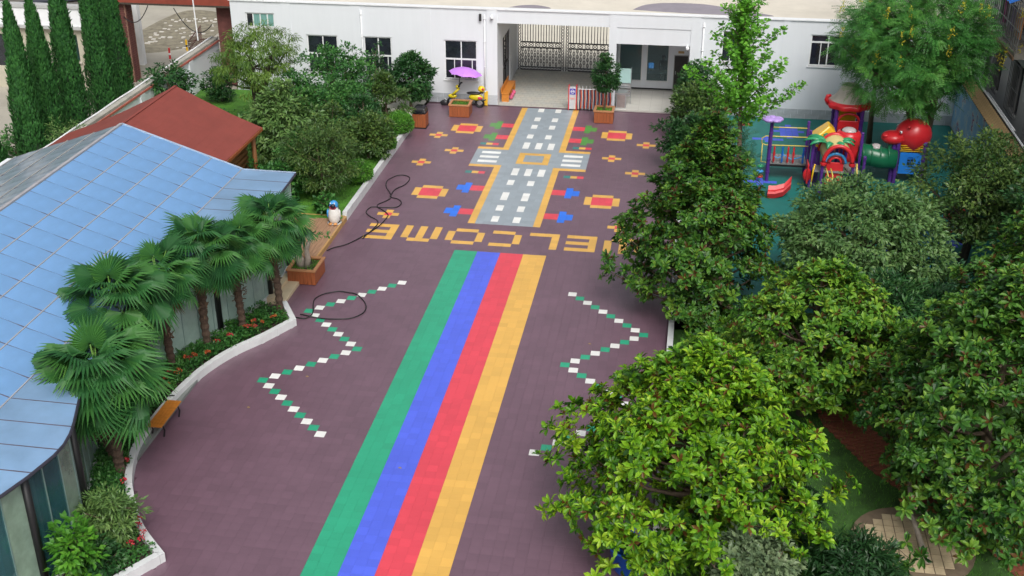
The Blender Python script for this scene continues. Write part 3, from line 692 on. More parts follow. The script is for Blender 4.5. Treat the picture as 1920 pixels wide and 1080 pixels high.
# ---- scooter with a sun umbrella, black bag and yellow board
sx0, sy0 = -1.42, 17.62
st_ = thing('electric_scooter', 'yellow and black electric scooter parked against the white wall behind the planter', 'scooter', (-1.3, sy0, 0))
for X in (-1.98, -.72):
    wh = MB(); wh.tube([(X+.17*math.cos(a), sy0, .20+.17*math.sin(a)) for a in np.linspace(0, 2*math.pi, 21)[:-1]], .045, 8, closed=True)
    wo = wh.build('wheel', M_black, st_, smooth=True); MB().tube([(X, sy0-.03, .20), (X, sy0+.03, .20)], .09, 12).build('hub', M_steel, wo)
S_y = plastic('scooter_yellow', (.62, .50, .02), .25)
MB().ell((-1.93, sy0, .47), (.20, .09, .10), 12, 8).bar((-1.93, sy0, .52), (-1.63, sy0, .82), .16, .10).build('front_fairing', S_y, st_, smooth=True)
MB().bar((-1.98, sy0, .2), (-1.62, sy0, .95), .05).build('fork', M_black, st_)
MB().bar((-1.6, sy0-.26, .98), (-1.6, sy0+.26, .98), .04).bar((-1.62, sy0-.25, .99), (-1.55, sy0-.32, 1.0), .05).bar((-1.62, sy0+.25, .99), (-1.55, sy0+.32, 1.0), .05).build('handlebar', M_black, st_)
MB().ell((-1.70, sy0, .90), (.09, .10, .08), 10, 7).build('headlight', S_y, st_, smooth=True)
MB().box(-1.66, -1.05, sy0-.11, sy0+.11, .22, .30).build('footboard', M_black, st_, bevel=.02)
MB().ell((-.88, sy0, .46), (.33, .12, .15), 14, 8).build('rear_body', S_y, st_, smooth=True)
MB().ell((-.72, sy0-.09, .45), (.13, .03, .07), 10, 6).build('side_panel', plastic('scooter_red', (.6, .05, .1)), st_, smooth=True)
MB().ell((-.98, sy0, .64), (.33, .12, .07), 14, 8).build('seat', M_black, st_, smooth=True)
MB().box(-.72, -.55, sy0-.09, sy0+.09, .66, .70).build('rack', M_black, st_)
MB().bar((-.62, sy0, .3), (-.45, sy0, .36), .16, .03).build('mudguard', M_black, st_)
hm = thing('helmet', 'yellow helmet with a red badge resting on the back of the scooter', 'helmet', (-.64, sy0, .70))
MB().ell((-.64, sy0, .84), (.16, .15, .14), 14, 9).build('shell', plastic('helmet_yellow', (.75, .55, .02), .2), hm, smooth=True)
MB().ell((-.57, sy0-.10, .86), (.07, .06, .06), 10, 6).build('badge', P_red, hm, smooth=True)
um = thing('umbrella', 'purple sun umbrella mounted over the scooter', 'umbrella', (-1.5, sy0, 1.0))
MB().tube([(-1.62, sy0, .97), (-1.60, sy0-.02, 1.3), (-1.45, sy0-.05, 1.62)], .018, 8).build('pole', M_black, um)
cen = np.array((-1.32, sy0-.06, 1.62)); V = []; NS = 8
for r_, z in ((0, .16), (.25, .13), (.5, .03), (.66, -.10)):
    for i in range(NS*2):
        a = 2*math.pi*i/(NS*2); k = 1-.05*(i % 2)*(r_ > .4); zz = z+(.03 if i % 2 and r_ > .6 else 0)
        V.append(cen+np.array((r_*1.12*k*math.cos(a), r_*.85*k*math.sin(a), zz-.13*r_*math.cos(a))))
F = [(j*16+i, j*16+(i+1) % 16, (j+1)*16+(i+1) % 16, (j+1)*16+i) for j in range(3) for i in range(16)]
MB().add(V, F).build('canopy', mat('lilac_nylon', (.48, .20, .68), .55, .06, 3), um)
for i in range(0, 16, 2):
    MB().tube([V[i]+np.array((0, 0, -.015)), V[16+i]+np.array((0, 0, -.015)), V[32+i]+np.array((0, 0, -.015)), V[48+i]+np.array((0, 0, -.012))], .006, 4).build('rib', M_steel, um)
bgk = thing('black_bag', 'black bag slumped on the ground by the white wall left of the scooter', 'bag', (-2.28, 17.75, 0))
MB().ell((-2.28, 17.75, .13), (.22, .15, .15), 14, 8, lambda d: 1+.12*math.sin(5*d[0]+3*d[2])).build('body', mat('black_vinyl', (.03, .03, .034), .35, .3, 8), bgk, smooth=True)
MB().tube([(-2.38, 17.7, .22), (-2.30, 17.68, .34), (-2.2, 17.7, .24)], .012, 6).build('strap', M_trim, bgk)
yb = thing('yellow_board', 'narrow yellow board leaning on the wall right of the scooter', 'board', (-.50, 17.98, 0))
MB().add([(-.58, 17.86, 0), (-.42, 17.86, 0), (-.42, 18.04, .62), (-.58, 18.04, .62), (-.58, 17.89, 0), (-.42, 17.89, 0), (-.42, 18.065, .62), (-.58, 18.065, .62)], [(0, 1, 2, 3), (5, 4, 7, 6), (1, 5, 6, 2), (4, 0, 3, 7), (3, 2, 6, 7), (4, 5, 1, 0)]).build('panel', P_yel, yb)
MB().box(-.57, -.43, 17.85, 17.87, .0, .03).build('foot', M_black, yb)

# ================================================================= GREENHOUSE-LIKE HALL WITH BLUE PANEL ROOF
gh = thing('glass_hall', 'curved glass hall with a blue translucent panel roof on the left', 'building', (-6, -6, 0))
def sheet_light(m, k, c):
    N = m.node_tree.nodes; L = m.node_tree.links; t = N.new('ShaderNodeBsdfTranslucent'); t.inputs[0].default_value = (*c, 1)
    ms = N.new('ShaderNodeMixShader'); ms.inputs[0].default_value = k; L.new(N['Principled BSDF'].outputs[0], ms.inputs[1]); L.new(t.outputs[0], ms.inputs[2]); L.new(ms.outputs[0], N['Material Output'].inputs[0])
RX, RZ, KX, KZ = -8.95, 4.27, -5.2, 3.0
ys = [1.05-.8*k for k in range(24)]
M_pane = mat('blue_polycarbonate', (.19, .385, .70), .18, .26, .45, spec=.6, stretch=(1, .6, 1))  # paler streaks in the colour stand in for sky reflections
M_paneg = mat('blue_polycarbonate_grey_sheen', (.30, .37, .45), .2, .45, .6, spec=.6, stretch=(.6, 1.6, 1))  # left slope: grazing sky reflection painted in as a greyer, streaked tone
M_panef = mat('pale_blue_polycarbonate', (.235, .40, .63), .15, .24, .5, spec=.6)
M_seam = mat('tan_seam', (.34, .34, .36), .6, .15, 3); M_seamd = mat('brown_seam', (.10, .085, .12), .6, .15, 3)
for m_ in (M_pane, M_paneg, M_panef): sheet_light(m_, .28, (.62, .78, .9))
g_ = .012; n4 = 4
def slope_pane(nm, dx, dz, mm):
    V = [(g_, -.8+g_, 0), (dx-g_*np.sign(dx), -.8+g_, dz), (dx-g_*np.sign(dx), -g_, dz), (g_*np.sign(dx), -g_, 0)]
    V[0] = (g_*np.sign(dx), -.8+g_, 0); mid = [((V[0][0]+V[1][0])/2, V[0][1], dz/2+.018), ((V[2][0]+V[3][0])/2, V[2][1], dz/2+.018)]
    W = [V[0], mid[0], V[1], V[2], mid[1], V[3]]; W += [(a, b, c-.03) for a, b, c in W]
    F = [(0, 1, 4, 5), (1, 2, 3, 4)] if dx > 0 else [(5, 4, 1, 0), (4, 3, 2, 1)]
    F += [(0, 6, 7, 1), (1, 7, 8, 2), (2, 8, 9, 3), (3, 9, 10, 4), (4, 10, 11, 5), (5, 11, 6, 0)]
    return MB().add(W, F).mesh(nm, [mm])
dx, dz = (KX-RX)/4, (KZ-RZ)/4
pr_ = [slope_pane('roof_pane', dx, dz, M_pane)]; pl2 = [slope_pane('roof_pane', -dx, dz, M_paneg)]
gho = org(gh)
for k, y in enumerate(ys[:-1]):
    for r_ in range(4):
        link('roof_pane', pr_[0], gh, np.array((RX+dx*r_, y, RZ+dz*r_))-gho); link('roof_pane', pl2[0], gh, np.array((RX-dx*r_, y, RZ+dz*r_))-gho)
def eave_x(y):
    E_ = [(2, -3.50), (1.05, -3.50), (-1.5, -3.36), (-3, -3.55), (-4.5, -4.05), (-6, -4.5), (-8, -4.72), (-10, -4.5), (-12, -3.95), (-13.2, -3.50), (-13.8, -3.32), (-14.3, -3.32), (-15.05, -3.46), (-15.7, -3.64), (-17, -4.1), (-20, -4.6)]
    for (ya, xa), (yb_, xb) in zip(E_, E_[1:]):
        if yb_ <= y <= ya: return xa+(xb-xa)*(y-ya)/(yb_-ya)
    return -4.6
for y0, y1 in zip(ys, ys[1:]):
    sub = np.linspace(y0-g_, y1+g_, 4)
    V = []
    for y in sub: V += [(KX+g_, y, KZ), (eave_x(y), y, KZ-.02)]
    W = V+[(a, b, c-.03) for a, b, c in V]; F = []
    for i in range(3): F += [(2*i, 2*i+2, 2*i+3, 2*i+1), (8+2*i+1, 8+2*i+3, 2*i+3+0, 2*i+1)]
    F += [(0, 1, 9, 8), (7, 6, 14, 15)]
    MB().add(W, F).build('eave_pane', M_panef, gh)
yN = ys[-1]
for r_ in range(0, 5):
    X = RX+dx*r_; z = RZ+dz*r_
    if r_ == 0: MB().bar((X, ys[0], z+.02), (X, yN, z+.02), .09, .05).build('ridge_cap', M_seam, gh)
    else:
        MB().bar((X, ys[0], z-.006), (X, yN, z-.006), .028, .05).build('purlin', M_seam, gh)
        MB().bar((2*RX-X, ys[0], z+.0), (2*RX-X, yN, z+.0), .032, .05).build('purlin', mat('pale_seam', (.30, .31, .30), .6), gh)
for y in ys:
    MB().bar((RX, y, RZ-.022), (KX, y, KZ-.022), .03, .05).bar((KX, y, KZ-.02), (eave_x(y), y, KZ-.035), .03, .04).build('rafter', M_seamd, gh)
    MB().bar((RX, y, RZ-.022), (2*RX-KX, y, KZ-.022), .03, .05).build('rafter', M_seamd, gh)
# eave gutter edge, dark
V = [(eave_x(y)+.02, y, KZ-.045) for y in np.linspace(ys[0], -16.9, 50)]
MB().tube(V, .035, 6).build('eave_edge', mat('dark_edge', (.03, .028, .045), .5), gh)
MB().bar((RX, ys[0]+.02, RZ), (KX, ys[0]+.02, KZ), .05, .08).bar((KX, ys[0]+.02, KZ-.02), (-3.48, ys[0]+.02, KZ-.04), .05, .08).build('verge_trim', mat('pale_blue_trim', (.35, .45, .58), .4), gh)
# glass wall
wall_p = smooth([(-3.75, .35), (-3.62, -.9), (-3.62, -1.75), (-3.9, -3.05), (-4.29, -4.08), (-4.63, -5.04), (-4.9, -5.75), (-5.12, -7.0), (-5.2, -8.3), (-5.05, -9.7), (-4.65, -11.0), (-4.2, -12.1), (-3.72, -13.0), (-3.62, -14.2), (-3.8, -15.4), (-4.2, -16.6)], 3)
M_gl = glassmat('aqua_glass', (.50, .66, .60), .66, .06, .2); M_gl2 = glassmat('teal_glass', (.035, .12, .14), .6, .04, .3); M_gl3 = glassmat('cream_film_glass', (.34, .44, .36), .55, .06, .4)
wp = [np.array(p) for p in wall_p]
sg = [np.linalg.norm(b-a) for a, b in zip(wp, wp[1:])]; cu_ = np.concatenate([[0], np.cumsum(sg)])
def wat(s0):
    i = min(np.searchsorted(cu_, s0, 'right')-1, len(sg)-1); return wp[i]+(wp[i+1]-wp[i])*(s0-cu_[i])/sg[i]
NP = 30; st = cu_[-1]/NP; knots = [wat(k*st) for k in range(NP+1)]
for k, (a, b) in enumerate(zip(knots, knots[1:])):
    d = (b-a)/np.linalg.norm(b-a); n2 = np.array((-d[1], d[0]))*.012; a2, b2 = a+d*.012, b-d*.012
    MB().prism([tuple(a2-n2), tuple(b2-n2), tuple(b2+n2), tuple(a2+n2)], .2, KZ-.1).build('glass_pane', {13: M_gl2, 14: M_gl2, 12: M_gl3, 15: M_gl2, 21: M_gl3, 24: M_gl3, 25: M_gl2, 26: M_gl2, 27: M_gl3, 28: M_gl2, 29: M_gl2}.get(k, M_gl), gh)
    MB().prism([tuple(a-n2*5), tuple(b-n2*5), tuple(b+n2*5), tuple(a+n2*5)], 0, .2).build('plinth', M_kerb, gh)
    MB().bar((a[0], a[1], .2), (a[0], a[1], KZ-.1), .035).build('mullion', mat('green_grey_mullion', (.20, .30, .28), .4), gh)
for (X, Y) in ((-3.58, -1.70), (-4.22, -4.06), (-5.06, -6.9), (-5.02, -9.9), (-3.72, -12.95), (-3.66, -14.9), (-3.7, .3)):
    MB().tube([(X, Y, .2), (X, Y, KZ-.06)], .085, 10).build('column', M_black, gh, smooth=True)
# things behind the glass: curtains and floor
MB().box(-13, -3.9, -20, .3, -.02, .08).build('hall_floor', mat('hall_floor', (.20, .22, .21), .5, .1, 1), gh)
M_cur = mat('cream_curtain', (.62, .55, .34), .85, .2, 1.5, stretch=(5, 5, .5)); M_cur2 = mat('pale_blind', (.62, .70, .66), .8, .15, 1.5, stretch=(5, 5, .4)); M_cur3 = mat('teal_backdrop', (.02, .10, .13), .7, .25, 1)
for k in range(0, NP):
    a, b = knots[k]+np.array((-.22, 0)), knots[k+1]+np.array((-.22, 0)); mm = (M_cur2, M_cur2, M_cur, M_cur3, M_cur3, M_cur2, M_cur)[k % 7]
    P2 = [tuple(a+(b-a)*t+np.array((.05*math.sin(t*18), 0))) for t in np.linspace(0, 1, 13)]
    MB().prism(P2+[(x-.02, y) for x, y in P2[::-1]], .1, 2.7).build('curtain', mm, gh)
MB().box(-12.9, -12.7, -19, .9, 0, 3.0).build('back_wall', M_white, gh); MB().box(-12.7, -4.3, .75, .9, 0, 2.9).build('end_wall', M_white, gh)
MB().box(-4.3, -3.6, .78, .86, .16, 2.9).build('end_glass', M_gl, gh)
# steps and deck
stp = thing('cream_steps', 'cream stone steps at the hall entrance between bed and planter', 'steps', (-3.3, -1.3, 0))
MB().box(-3.42, -3.06, -2.02, -.62, 0, .11).build('step', M_cream, stp, bevel=.008); MB().box(-3.6, -3.42, -2.02, -.3, 0, .21).build('step', M_cream, stp, bevel=.008)
dkk = thing('wooden_deck', 'low wooden deck with a honey-coloured edge behind the left planter', 'deck', (-3.8, 2.6, 0))
nb = 14
for k in range(nb):
    x = -4.85+k*.128; MB().box(x, x+.118, .5, 4.42, .10, .15).build('board', M_deck, dkk)
MB().box(-3.06, -3.0, .45, 4.45, .0, .165).build('edge_board', M_fascia, dkk); MB().box(-4.85, -3.06, 4.42, 4.48, .0, .165).build('edge_board', M_fascia, dkk); MB().box(-4.85, -3.06, .5, 4.42, .0, .06).build('frame', M_barkd, dkk)
# penguin statue
pg = thing('penguin_statue', 'white and blue penguin statue with an open dark mouth on the deck end', 'statue', (-3.25, 3.85, .15))
M_pw = mat('statue_white', (.66, .65, .62), .5, .1, 5, stains=.15); M_pb = mat('statue_blue', (.05, .28, .62), .4, .1, 5)
MB().lathe([(.0, .0), (.23, .0), (.25, .03), (.2, .05)], (-3.25, 3.85, .15), 18).build('base', mat('statue_base', (.4, .4, .4), .7), pg, smooth=True)
MB().lathe([(.15, .04), (.19, .12), (.205, .25), (.19, .40), (.155, .52), (.13, .58)], (-3.25, 3.85, .15), 20).build('body', M_pw, pg, smooth=True)
MB().ell((-3.25, 3.87, .80), (.155, .16, .16), 16, 10).build('head', M_pb, pg, smooth=True)
MB().lathe([(.19, .2), (.20, .3), (.175, .45), (.15, .58)], (-3.25, 3.89, .15), 14, math.radians(20), math.radians(160)).build('back', M_pb, pg, smooth=True)
MB().ell((-3.24, 3.74, .80), (.095, .07, .085), 12, 8).build('mouth', mat('dark_mouth', (.02, .01, .02), .4), pg, smooth=True)
MB().tube([(-3.24+.105*math.cos(a), 3.72, .79+.09*math.sin(a)) for a in np.linspace(math.pi, 2*math.pi, 9)], .022, 6).build('lower_lip', mat('lip_red', (.35, .04, .08), .5), pg)
for sx in (-1, 1):
    MB().ell((-3.25+sx*.2, 3.83, .50), (.045, .08, .16), 10, 7).build('flipper', M_pb if sx < 0 else M_pw, pg, smooth=True)
    MB().ell((-3.25+sx*.085, 3.64, .20), (.07, .09, .035), 10, 6).build('foot', mat('foot_orange', (.55, .25, .08), .5), pg, smooth=True)
    MB().ell((-3.25+sx*.07, 3.735, .905), (.025, .02, .03), 8, 6).build('eye', M_trim, pg, smooth=True)
# orange slatted bench beside the wavy kerb
bb = thing('slatted_bench', 'orange slatted bench with black iron legs beside the wavy kerb', 'bench', (-4.0, -8.75, 0))
for k in range(5): MB().box(-4.02+k*.075, -3.96+k*.075+.005, -9.35, -8.15, .36, .39).build('slat', M_orange, bb)
for Y in (-9.2, -8.3):
    MB().tube([(-4.0, Y, .02), (-3.96, Y, .2), (-4.0, Y, .36), (-3.7, Y, .36), (-3.66, Y, .2), (-3.70, Y, .02)], .022, 6).build('leg', M_black, bb)
MB().tube([(-4.02, -8.2, .39), (-4.03, -8.18, .52), (-3.8, -8.18, .55)], .018, 6).build('armrest', M_black, bb)
# hoses
M_hose = mat('black_hose_rubber', (.012, .012, .013), .45, .2, 6)
def hose(pts, lab, r_=.018):
    P_ = smooth([(x, y) for x, y in pts], 5); n = len(P_)
    MB_ = MB(); MB_.tube([(p[0], p[1], .02+.012*math.sin(i*.35)**2) for i, p in enumerate(P_)], r_, 6)
    o = MB_.build('garden_hose', M_hose, smooth=True); return tag(o, lab, 'hose')
hose([(-2.95, 1.9), (-2.78, 2.14), (-2.41, 2.54), (-2.1, 3.17), (-1.78, 4.12), (-1.7, 4.97), (-1.82, 5.28), (-2.31, 5.86), (-2.09, 6.34), (-2.01, 6.7), (-2.16, 7.14), (-2.43, 7.69), (-2.54, 8.28), (-2.35, 8.81), (-2.01, 8.93), (-1.77, 8.65), (-1.8, 8.03), (-2.03, 7.51), (-2.07, 7.04), (-2.02, 6.72), (-1.71, 6.58), (-1.51, 6.21), (-1.62, 5.81), (-2.03, 5.73), (-2.45, 5.7), (-2.54, 5.27), (-2.31, 4.88), (-1.99, 4.61), (-1.87, 4.2), (-2.0, 3.38), (-2.05, 3.0)], 'long looping black hose lying over the yellow E near the deck')
hose([(-2.95, -2.9), (-2.68, -2.77), (-2.52, -2.75), (-2.23, -2.79), (-2.1, -2.66), (-1.87, -2.68), (-1.41, -2.7), (-1.0, -2.6), (-.72, -2.38), (-.62, -2.04), (-.69, -1.68), (-.9, -1.31), (-1.21, -1.01), (-1.53, -.94), (-1.81, -.95), (-2.1, -1.15), (-2.29, -1.5), (-2.24, -1.86), (-2.13, -2.21), (-2.08, -2.56), (-2.24, -2.58), (-2.42, -2.55)], 'single loop of black hose lying over the left zigzag tiles')

# ================================================================= RED-ROOFED WOODEN PAVILION
pv_ = thing('wooden_pavilion', 'wooden pavilion with a dark red gable roof behind the glass hall', 'pavilion', (-9.4, 4, 0))
M_shin = mat('red_roof_felt', (.215, .045, .034), .8, .10, 1.2, .25, 120)
pr2 = [(-6.38, 2.62), (-7.4, 3.03), (-8.4, 3.50), (-9.38, 3.98), (-10.4, 3.46), (-11.5, 2.93), (-12.6, 2.45), (-13.7, 2.04)]
# roof in felt courses laid over one another
for side, P_ in ((1, pr2[:4][::-1]), (-1, pr2[3:])):
    pts_ = []
    for a, b in zip(P_, P_[1:]):
        for t in np.arange(4)/4: pts_.append((a[0]+(b[0]-a[0])*t, a[1]+(b[1]-a[1])*t))
    pts_.append(P_[-1])
    for a, b in zip(pts_, pts_[1:]):
        MB().add([(a[0], 1.3, a[1]), (b[0], 1.3, b[1]+.003), (b[0], 6.12, b[1]+.003), (a[0], 6.12, a[1]), (a[0], 1.3, a[1]-.05), (b[0], 1.3, b[1]-.036), (b[0], 6.12, b[1]-.036), (a[0], 6.12, a[1]-.05)],
                 [(0, 1, 2, 3), (4, 7, 6, 5), (0, 4, 5, 1), (2, 6, 7, 3), (1, 5, 6, 2)] if side > 0 else [(3, 2, 1, 0), (5, 6, 7, 4), (1, 5, 4, 0), (3, 7, 6, 2), (2, 6, 5, 1)]).build('roof_course', M_shin, pv_)
MB().bar((-9.38, 1.3, 3.985), (-9.38, 6.12, 3.985), .10, .02).build('ridge_strip', M_shin, pv_)
MB().bar((-6.36, 1.3, 2.56), (-6.36, 6.12, 2.56), .03, .10).build('gutter_board', M_wood, pv_)
M_log = mat('honey_brown_log', (.30, .13, .045), .55, .25, 3, .2, 30, stretch=(4, .6, 10))
for k in range(12):
    z = .2+k*.2; MB().tube([(-6.95, 1.7, z), (-6.95, 5.8, z)], .105, 8).build('wall_log', M_log, pv_, smooth=True)
    MB().tube([(-6.95, 5.8, z), (-11.9, 5.8, z)], .105, 8).build('wall_log', M_log, pv_, smooth=True)
for Y in (1.75, 5.75): MB().tube([(-6.6, Y, .1), (-6.6, Y, 2.62)], .08, 10).build('post', M_log, pv_, smooth=True)
MB().bar((-6.6, 1.5, 2.56), (-6.6, 6.0, 2.56), .12, .10).build('wall_plate', M_log, pv_)

# ================================================================= LEFT BOUNDARY WALL AND NEIGHBOURS
bw = thing('boundary_wall', 'white boundary wall with a red trim along the left side of the garden', 'wall', (-13.7, 10, 0))
MB().box(-13.8, -13.62, -4, 20.4, 0, 1.72).build('wall_face', M_white, bw)
MB().box(-13.86, -13.56, -4, 20.4, 1.72, 1.80).build('red_trim', mat('salmon_red_paint', (.45, .12, .09), .6, .15, 2), bw)
MB().box(-13.9, -13.6, -4, 20.4, 1.80, 1.92).build('coping', mat('weathered_coping', (.36, .35, .31), .8, .25, 2, stains=.4), bw)
MB().tube([(-13.86, y, 1.96+.01*math.sin(y*2)) for y in np.linspace(-4, 20.3, 40)], .035, 8).build('pipe', M_trim, bw, smooth=True)
for Y in (2, 7, 12, 17): MB().box(-13.62, -13.56, Y-.2, Y+.2, 0, 1.72).build('pier', M_white, bw)
g = MB(); g.box(-40, -13.9, -6, 60, -.06, .0); tag(g.build('neighbour_yard', mat('yard_concrete', (.36, .34, .29), .85, .12, .5, .1, 20, stains=.45)), kind='structure')
g = MB(); yp = [(-20.5, 25), (-18.9, 24.0), (-17.2, 25.6), (-16.9, 28), (-17.6, 32), (-20.6, 33), (-21.2, 28)]
g.prism([tuple(p) for p in smooth(yp+[yp[0]], 4)[:-1]], .0, .02); tag(g.build('dirt_patch', mat('mossy_dirt', (.21, .19, .14), .9, .4, 2.5, .3, 20)), kind='structure')
db = MB()
for k in range(60):
    X, Y = random.uniform(-20.6, -17.3), random.uniform(25, 32); s2 = random.uniform(.03, .12); db.box(X-s2, X+s2, Y-s2*.7, Y+s2*.7, .02, .02+random.uniform(.01, .06))
tag(db.build('rubble', mat('pale_rubble', (.6, .58, .54), .9, .2, 5)), 'pale scattered rubble on the dirt patch in the neighbouring yard', 'rubble', kind='stuff')
g = MB(); g.box(-30, -13, 36, 36.4, 0, 1.6); rw = thing('stone_retaining_wall', 'low mossy stone wall at the far end of the neighbouring yard', 'wall', (-20, 36, 0))
g.build('core', M_barkd, rw)
stn = [MB().ell((0, 0, 0), (.26, .1, .17), 8, 5).mesh('stone', [mat('mossy_stone', (.17, .17, .12), .9, .4, 4)]) for _ in range(1)]
for k in range(32):
    for r_ in range(4): link('stone', stn[0], rw, (-10+k*.52+(.25 if r_ % 2 else 0)+random.uniform(-.05, .05)+0, -.02, .22+r_*.36))
MB().box(-30, -13, 35.9, 36.5, 1.6, 1.75).build('coping', M_conc, rw)
# cream outbuilding
nb_ = thing('neighbour_house', 'cream flat-roofed house behind the cypress row on the left', 'house', (-22, 17.4, 0))
hl = [(-20.9, -20.3, .1, 1.75), (-19.75, -19.0, 1.35, 2.55), (-23.2, -22.2, 1.0, 2.5), (-26.5, -24.4, .1, 2.3)]
w = MB(); grid_wall(w, -28, -18.55, 0, 3.0, 17.35, 17.55, hl); M_crm = mat('cream_render', (.46, .43, .34), .8, .1, 1, stains=.35); w.build('front_wall', M_crm, nb_)
MB().box(-18.75, -18.55, 17.55, 21.4, 0, 3.0).build('side_wall', M_crm, nb_)
MB().box(-28.2, -18.35, 17.1, 17.35, 2.86, 3.0).build('ledge', mat('grey_ledge', (.42, .43, .43), .8, .1, 1, stains=.3), nb_)
MB().box(-28, -18.55, 17.22, 17.5, 3.0, 3.78).build('parapet', M_trim, nb_); MB().box(-28.1, -18.45, 17.16, 17.56, 3.78, 3.92).build('coping', MATS['grey_ledge'], nb_)
MB().box(-28, -18.55, 17.5, 21.6, 3.2, 3.35).build('roof', mat('dark_roof_screed', (.13, .12, .105), .9, .3, 1, stains=.4), nb_)
MB().box(-19.72, -19.03, 17.45, 17.47, 1.38, 2.52).build('window', mat('bottle_green_glass', (.006, .035, .03), .1), nb_); MB().box(-19.42, -19.38, 17.42, 17.45, 1.38, 2.52).build('window_bar', M_frame, nb_); MB().box(-19.85, -18.9, 17.25, 17.35, 1.28, 1.35).build('sill', M_conc, nb_)
MB().box(-20.9, -20.3, 17.42, 17.46, .1, 1.75).build('door', mat('grey_door_wood', (.30, .27, .25), .7, .2, 3, stretch=(12, 1, .5)), nb_); MB().box(-23.2, -22.2, 17.45, 17.47, 1.0, 2.5).build('window', M_dglass, nb_); MB().box(-26.5, -24.4, 17.46, 17.48, .1, 2.3).build('doorway', M_black, nb_)  # black sheet fills the doorway in place of the dark interior
MB().box(-27, -18.8, 21.4, 21.6, 3.35, 3.7).build('rear_parapet', M_conc, nb_)
tb = tag(MB().bar((-22.6, 19.0, 3.45), (-19.8, 21.0, 3.5), .5, .12).build('tarpaulin', mat('dark_tarp', (.03, .035, .05), .5, .3, 3)), 'dark folded tarpaulin lying on the cream house roof', 'tarpaulin')
# brown gate frame in the yard
gf = thing('yard_gateway', 'tall brown gateway with a brick pillar and rusty red beam beside the cypresses', 'gateway', (-15.5, 19, 0))
M_bk = mat('dark_red_brick', (.12, .04, .035), .8, .3, 3, .2, 30); M_mort = mat('tan_mortar', (.25, .14, .10), .9, .2, 4); M_beam = mat('rust_red_paint', (.25, .05, .03), .6, .2, 1.5, stains=.4)
bkm = [MB().box(-.13, .13, -.012, .0, -.045, .045).mesh('brick', [M_bk])]
bks = [MB().box(0, .012, -.13, .13, -.045, .045).mesh('brick', [M_bk])]
def pillar(x0, x1, y0, y1, h):
    MB().box(x0, x1, y0, y1, 0, h).build('pillar', M_mort, gf); cx_, cy_ = org(gf)[:2]
    for r_ in range(int(h/.105)):
        o_ = .14 if r_ % 2 else 0; x = x0+.135-o_*.0
        n_ = int((x1-x0)/.28)
        for k in range(n_): link('brick', bkm[0], gf, (x0+.14+k*.28+(.0 if r_ % 2 else .03)-cx_, y0-cy_, .06+r_*.105))
        for k in range(int((y1-y0)/.28)): link('brick', bks[0], gf, (x1-cx_, y0+.14+k*.28+(.0 if r_ % 2 else .03)-cy_, .06+r_*.105))
pillar(-18.2, -17.3, 18.95, 19.6, 3.7); 
MB().box(-13.1, -12.35, 19.3, 19.9, 0, 3.7).build('pillar', M_bk, gf)
MB().box(-18.4, -12.15, 18.75, 19.75, 3.7, 4.75).build('beam', M_beam, gf); MB().box(-18.4, -12.15, 18.72, 18.75, 3.7, 3.78).build('beam_lip', M_barkd, gf)
MB().tube([(-13.9, 18.7, 4.6), (-13.85, 18.65, 2.2)], .03, 6).build('white_pipe', M_trim, gf)
cb = [MB().tube([(a[0]+(b[0]-a[0])*t, a[1]+(b[1]-a[1])*t, a[2]+(b[2]-a[2])*t-sag*4*t*(1-t)) for t in np.linspace(0, 1, 12)], .022, 5).build('cable', M_black, gf, smooth=True) for a, b, sag in (((-17.4, 18.9, 3.1), (-16.1, 18.8, 3.7), .5), ((-14.9, 18.8, 3.6), (-13.2, 18.9, 2.9), .7))]
wpil = tag(MB().box(-18.5, -18.15, 21.8, 22.1, 0, 3.4).build('white_pillar', M_trim), 'narrow white pillar behind the brick pillar in the neighbouring yard', 'pillar')
for k, (X, Y) in enumerate(((-17.38, 23.1), (-17.15, 24.7))):
    b_ = thing('bollard', ['red bollard standing nearer in the neighbouring yard', 'yellow and black bollard standing farther in the neighbouring yard'][k], 'bollard', (X, Y, 0), 'bollards in the yard')
    MB().tube([(X, Y, 0), (X, Y, .55)], .05, 10).build('post', P_red if k == 0 else P_yel, b_); MB().tube([(X, Y, .2), (X, Y, .3)], .053, 10).build('band', M_trim if k == 0 else M_black, b_)
ifn = thing('iron_fence', 'rusty iron lattice fence panel beside the boundary wall', 'fence', (-14.3, 22.5, 0))
for a, b in (((-15.6, 21.5), (-14.1, 22.9)), ((-15.6, 21.5), (-16.2, 24.5))):
    a = np.array(a); b = np.array(b)
    for z in (.6, 1.0, 1.35): MB().bar((*a, z), (*b, z), .03).build('rail', mat('rusty_iron', (.13, .05, .045), .7, .3, 6), ifn)
    for t in np.linspace(0, 1, 12): p = a+(b-a)*t; MB().bar((p[0], p[1], 0), (p[0], p[1], 1.4), .025).build('bar', MATS['rusty_iron'], ifn)
rag = thing('sack', 'white and blue sacks heaped at the foot of the boundary wall', 'sacks', (-12.6, 14.6, .16))
for k in range(4): MB().ell((-12.9+k*.22, 14.5+.2*(k % 2), .3), (.24, .2, .16), 10, 7, lambda d: 1+.15*math.sin(6*d[0]+4*d[1])).build('sack_bag', mat('white_sack', (.6, .6, .62), .8, .15, 4) if k != 2 else mat('navy_cloth', (.03, .03, .10), .8), rag, smooth=True)

